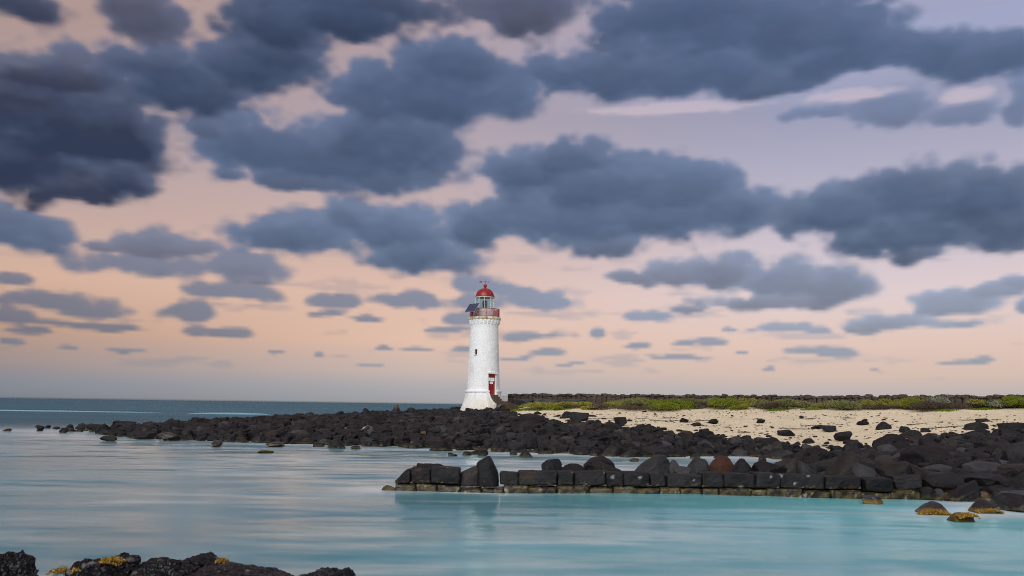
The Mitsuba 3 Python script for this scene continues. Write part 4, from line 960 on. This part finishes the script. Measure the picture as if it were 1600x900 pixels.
# grey ledge of rock below the left part of the wall
for i, (lx, ly, lw_, ld, lh_, lab) in enumerate(((1.2, 83.2, 2.2, 2.0, .62, "grey ledge of rock under the stone wall, nearest the lighthouse"), (3.2, 82.0, 2.6, 2.0, .55, "long grey ledge of rock under the stone wall, left of the shrubs"), (5.6, 80.6, 2.6, 1.8, .5, "grey ledge of rock showing between shrubs under the wall"))):
    v, f = rock_shape(820 + i, 4, 12, 12, 0.12, squared=.4)
    P = place(v, lx, ly, float(gz(lx, ly).item()) - 0.05, lw_, ld, lh_ + .1, yaw * .6)
    add("rock_ledge", trimesh.Trimesh(P, f, process=False), "dry_basalt", lab, "rock", smooth=True, color=rock_colors(P, "g", 700 + i) * 1.25)

# ------------------------------------------------------------------ shrubs on the dune
LEAF = {"g": ((.14, .19, .020), (.30, .34, .045)), "y": ((.24, .245, .042), (.46, .43, .10)), "o": ((.16, .18, .07), (.34, .34, .15)), "p": ((.22, .25, .17), (.42, .45, .32)), "b": ((.072, .054, .044), (.19, .148, .115)), "t": ((.18, .19, .03), (.37, .35, .07))}


def shrub_mesh(seed, w, h, kind):
    r = np.random.default_rng(seed)
    lobes = max(3, int(3 + w * 2.2))
    cen = np.stack([r.uniform(-.36, .36, lobes) * w, r.uniform(-.30, .30, lobes) * w, r.uniform(.25, .55, lobes) * h], 1)
    rad = np.stack([r.uniform(.16, .30, lobes) * w, r.uniform(.16, .30, lobes) * w, np.minimum(r.uniform(.34, .50, lobes) * h, h * .5)], 1)
    n = int(1900 * max(w, .8))
    k = r.integers(lobes, size=n)
    d = r.normal(size=(n, 3))
    d[:, 2] = np.abs(d[:, 2]) * 1.0 - 0.25
    d /= np.linalg.norm(d, axis=1, keepdims=True)
    depth = r.uniform(.55, 1.0, (n, 1)) ** .5 * (1 + .12 * r.normal(size=(n, 1)))
    p = cen[k] + d * rad[k] * depth
    p[:, 2] = np.clip(p[:, 2], 0.02, h * 1.05)
    size = r.uniform(.024, .050, n)
    a = d + r.normal(size=(n, 3)) * .8
    if kind in "tb":
        a[:, 2] += 1.4 if kind == "t" else 0.3
        size = size * 1.1
    a /= np.linalg.norm(a, axis=1, keepdims=True)
    b = np.cross(a, r.normal(size=(n, 3)))
    b /= np.linalg.norm(b, axis=1, keepdims=True)
    long = size[:, None] * (1.8 if kind in "tb" else 1.3)
    wide = size[:, None] * (.28 if kind in "tb" else .75)
    q = np.stack([p - a * long * .3, p + b * wide + a * long * .4, p + a * long * 1.4, p - b * wide + a * long * .4], 1)
    f = (np.arange(n) * 4)[:, None, None] + np.array([[0, 1, 2], [0, 2, 3]])
    ca, cb = (np.array(c) for c in LEAF[kind])
    t = np.clip(meshkit.fbm(p * 2.2 + seed, 3, 4) * 1.7 - .35 + .18 * r.normal(size=n), 0, 1)[:, None]
    col = ca + (cb - ca) * t
    dry = (r.uniform(size=n) < .06)[:, None]
    col = np.where(dry, np.array((.12, .09, .05)), col)
    stems = []
    for j in range(14):
        e = cen[r.integers(lobes)] + r.normal(size=3) * [.05 * w, .05 * w, .05 * h]
        stems.append(bar([e[0] * .3, e[1] * .3, -0.05], [e[0], e[1], max(e[2], .08)], .008, 4))
    return q.reshape(-1, 3), f.reshape(-1, 3), np.repeat(col, 4, 0), cat(stems)


KINDS = {"g": ("bright green", "shrub"), "y": ("yellow green", "shrub"), "o": ("olive green", "shrub"), "p": ("pale silvery green", "shrub"), "b": ("dry brown", "shrub"), "t": ("upright grassy green", "grass tuft")}
order = sorted(range(len(SHRUBS)), key=lambda i: SHRUBS[i][0] / SHRUBS[i][1])
seen = {}
ONE_TO_19 = 'first second third fourth fifth sixth seventh eighth ninth tenth eleventh twelfth thirteenth fourteenth fifteenth sixteenth seventeenth eighteenth nineteenth'.split()
ORD = ONE_TO_19 + ['twentieth'] + ['twenty-' + s for s in ONE_TO_19[:9]] + ['thirtieth'] + ['thirty-' + s for s in ONE_TO_19[:9]]
for i in order:
    x, y, w, h, kind = SHRUBS[i]
    seen[kind] = seen.get(kind, 0) + 1
    tone, what = KINDS[kind]
    noun = "grass tuft" if kind == "t" else "bush" if kind == "b" else "shrub"
    lab = f"{ORD[seen[kind] - 1]} {tone} {noun} from the left along the dune below the stone wall"
    key = thing("grass_tuft" if kind == "t" else "shrub", lab, what, "shrubs along the dune")
    q, f, c, st = shrub_mesh(1200 + i, w * 1.6, h * 1.02, kind)
    z0 = float(gz(x, y).item()) - .04
    q = q + [x, y, z0]
    st.apply_translation([x, y, z0])
    add(key + "__foliage", trimesh.Trimesh(q, f, process=False), "foliage", color=c)
    add(key + "__stem", st, "old_timber")

# ------------------------------------------------------------------ ground cover, sea wrack, pebbles
def blades(n, spread, size, colors, seed, up_=1.2, flat_=False):
    """spread(r, n) -> points; small leaf faces."""
    r = np.random.default_rng(seed)
    p = spread(r, n)
    n = len(p)
    a = r.normal(size=(n, 3))
    a[:, 2] = 0.12 * a[:, 2] if flat_ else np.abs(a[:, 2]) + up_
    a /= np.linalg.norm(a, axis=1, keepdims=True)
    b = np.cross(a, [0, 0, 1.0] + r.normal(size=(n, 3)) * (.2 if flat_ else 1))
    b /= np.linalg.norm(b, axis=1, keepdims=True)
    s = r.uniform(.5, 1.2, (n, 1)) * size
    q = np.stack([p - b * s * .3, p + b * s * .3, p + b * s * .18 + a * s, p - b * s * .18 + a * s], 1).reshape(-1, 3)
    f = ((np.arange(n) * 4)[:, None, None] + np.array([[0, 1, 2], [0, 2, 3]])).reshape(-1, 3)
    ca, cb = np.array(colors[0]), np.array(colors[1])
    c = np.repeat(ca + (cb - ca) * r.uniform(size=(n, 1)), 4, 0)
    return trimesh.Trimesh(q, f, process=False), c


def on_ground(x, y, lift=0.0):
    return np.column_stack([x, y, gz(x, y) + lift])


def grass_spots(r, n):
    c = np.array([(-2.2, 77.4), (-1.2, 77.2), (-.4, 77.8), (.5, 78.4), (-3.3, 77.5), (2.2, 78.6), (3.4, 78.0), (4.6, 77.4), (1.4, 79), (9, 76), (18, 70.6), (20.5, 69), (23, 68.2), (30.5, 63), (33, 62.4)])
    k = r.integers(len(c), size=n)
    return on_ground(c[k, 0] + r.normal(size=n) * .42, c[k, 1] + r.normal(size=n) * .35)


m, c = blades(5200, grass_spots, .11, ((.10, .17, .014), (.24, .32, .04)), 5)
add("grass", m, "foliage", "short green grass at the lighthouse foot and along the dune edge", "grass", kind="stuff", color=c)


def wrack_spots(r, n):
    out = []
    for x0, x1, y, wv in ((7, 14, 64, .5), (9, 22, 62.6, .4), (12, 20, 60.3, .5), (16, 24, 64.5, .3), (20, 31, 58.5, .35), (4, 12, 66.5, .5), (23, 32, 54.5, .35), (14, 19, 57.6, .5)):
        m_ = n // 8
        t = r.uniform(size=m_)
        x = x0 + (x1 - x0) * t
        clump = meshkit.fbm(np.column_stack([x * .9, np.full(m_, y), np.zeros(m_)]), 3, 3)
        k = clump > .50
        x = x[k]
        out.append(on_ground(x, y - .25 * (x - x0) + wv * (meshkit.fbm(np.column_stack([x * .5, 0 * x, 0 * x + y]), 2, 4) - .5) * 3 + r.normal(size=len(x)) * .12, .012))
    return np.vstack(out)


m, c = blades(9000, wrack_spots, .10, ((.018, .013, .010), (.07, .045, .028)), 6, flat_=True)
add("seaweed_wrack", m, "twig", "dark lines of dried seaweed lying along the sand", "seaweed", kind="stuff", color=c)
pv, pf, pc, at = [], [], [], 0
rp = np.random.default_rng(12)
xs, ys = rp.uniform(-1, 33, 2600), rp.uniform(46, 73, 2600)
keep = (gz(xs, ys) < 2.3) & (ys > band_edge(xs) - 1) & (meshkit.fbm(np.column_stack([xs * .3, ys * .3, 0 * xs]), 3, 40) + .2 * rp.normal(size=2600) > .5)
for x, y in zip(xs[keep], ys[keep]):
    v, f = SHAPES[1][rp.integers(16)]
    sz = rp.uniform(.04, .13)
    P = place(v, x, y, float(gz(x, y).item()) - .2 * sz, sz * rp.uniform(1, 2), sz, sz * .6, rp.uniform(0, 6))
    pv.append(P); pf.append(f + at); at += len(P)
    pc.append(np.tile(np.array((.05, .04, .034)) * rp.uniform(.5, 1.8), (len(P), 1)))
add("pebbles", trimesh.Trimesh(np.vstack(pv), np.vstack(pf), process=False), "dry_basalt", "small dark pebbles strewn over the pale sand", "pebbles", kind="stuff", smooth=True, color=np.vstack(pc))

# ochre weed on the foreground rocks and the rocks in the turquoise water
def weed_clump(cx, cy, cz, rx, ry, n, seed, size=.03, droop=-.2):
    def spots(r, k):
        x, y = np.clip(r.normal(size=k), -1.7, 1.7) * rx * .5, np.clip(r.normal(size=k), -1.7, 1.7) * ry * .5
        return np.column_stack([cx + x, cy + y, cz - .25 * (x / rx) ** 2 * rx - .25 * (y / ry) ** 2 * ry + r.uniform(0, .02, k)])
    return blades(n, spots, size, ((.16, .085, .008), (.40, .24, .03)), seed, up_=droop)


for args, lab in (((-5.12, 11.85, .44, .17, .16, 900, 21), "bright ochre weed cushion on top of the left foreground rock"), ((-3.86, 12.35, .36, .07, .10, 600, 22), "ochre weed curl hanging off the rock at the bottom edge"), ((-4.36, 11.72, .20, .06, .06, 350, 23), "small ochre weed patch low between foreground rocks"), ((-6.22, 11.75, .20, .05, .08, 260, 24), "small ochre weed tuft on the corner rock"), ((-5.86, 12.0, .265, .14, .10, 420, 25), "thin ochre weed fringe on the pale submerged rock at the bottom left"), ((-5.35, 11.7, .36, .22, .10, 500, 29), "ochre weed streak on the front of the left foreground rock"), ((10.4, 22.2, .06, .44, .14, 700, 26, .05), "ochre weed skirt along the dark rock off the jetty end"), ((10.48, 20.78, .15, .25, .16, 900, 27, .045), "ochre weed cloak over the dome of rock in the turquoise water"), ((11.95, 22.6, .07, .34, .14, 700, 28, .05), "ochre weed at the foot of the knobbly rock near the right edge")):
    m, c = weed_clump(*args)
    add("seaweed", m, "weed", lab, "seaweed", color=c)

# breakers out at sea: low rolls of white water
def roll(x0, x1, y, h, wd, seed):
    n, mm = 160, 14
    r = np.random.default_rng(seed)
    t = np.linspace(0, 1, n)
    X = x0 + (x1 - x0) * t
    prof = np.clip(4 * t * (1 - t), 0, 1) ** .6 * (.55 + .9 * meshkit.fbm(np.column_stack([X * .05, 0 * X, 0 * X + seed]), 3, 2))
    Y = y + 3.0 * (meshkit.fbm(np.column_stack([X * .02, 0 * X + 5, 0 * X]), 2, 3) - .5)
    q = np.linspace(-1, 1, mm)
    V = np.stack([np.repeat(X[:, None], mm, 1), Y[:, None] + q[None] * wd * (.4 + .6 * prof[:, None]), h * prof[:, None] * (1 - q[None] ** 2) - .03], -1)
    return trimesh.Trimesh(V.reshape(-1, 3), grid_faces(n, mm), process=False)


for x0, x1, y, h, wd, lab in ((-140, -68, 178, .20, 4.5, "long white roll of breaking water out at sea on the far left"), (-62, -46, 172, .30, 2.6, "short white roll of breaking water behind the tip of the point")):
    add("breaking_wave", roll(x0, x1, y, h, wd, 3), "spray", lab, "wave", smooth=True)
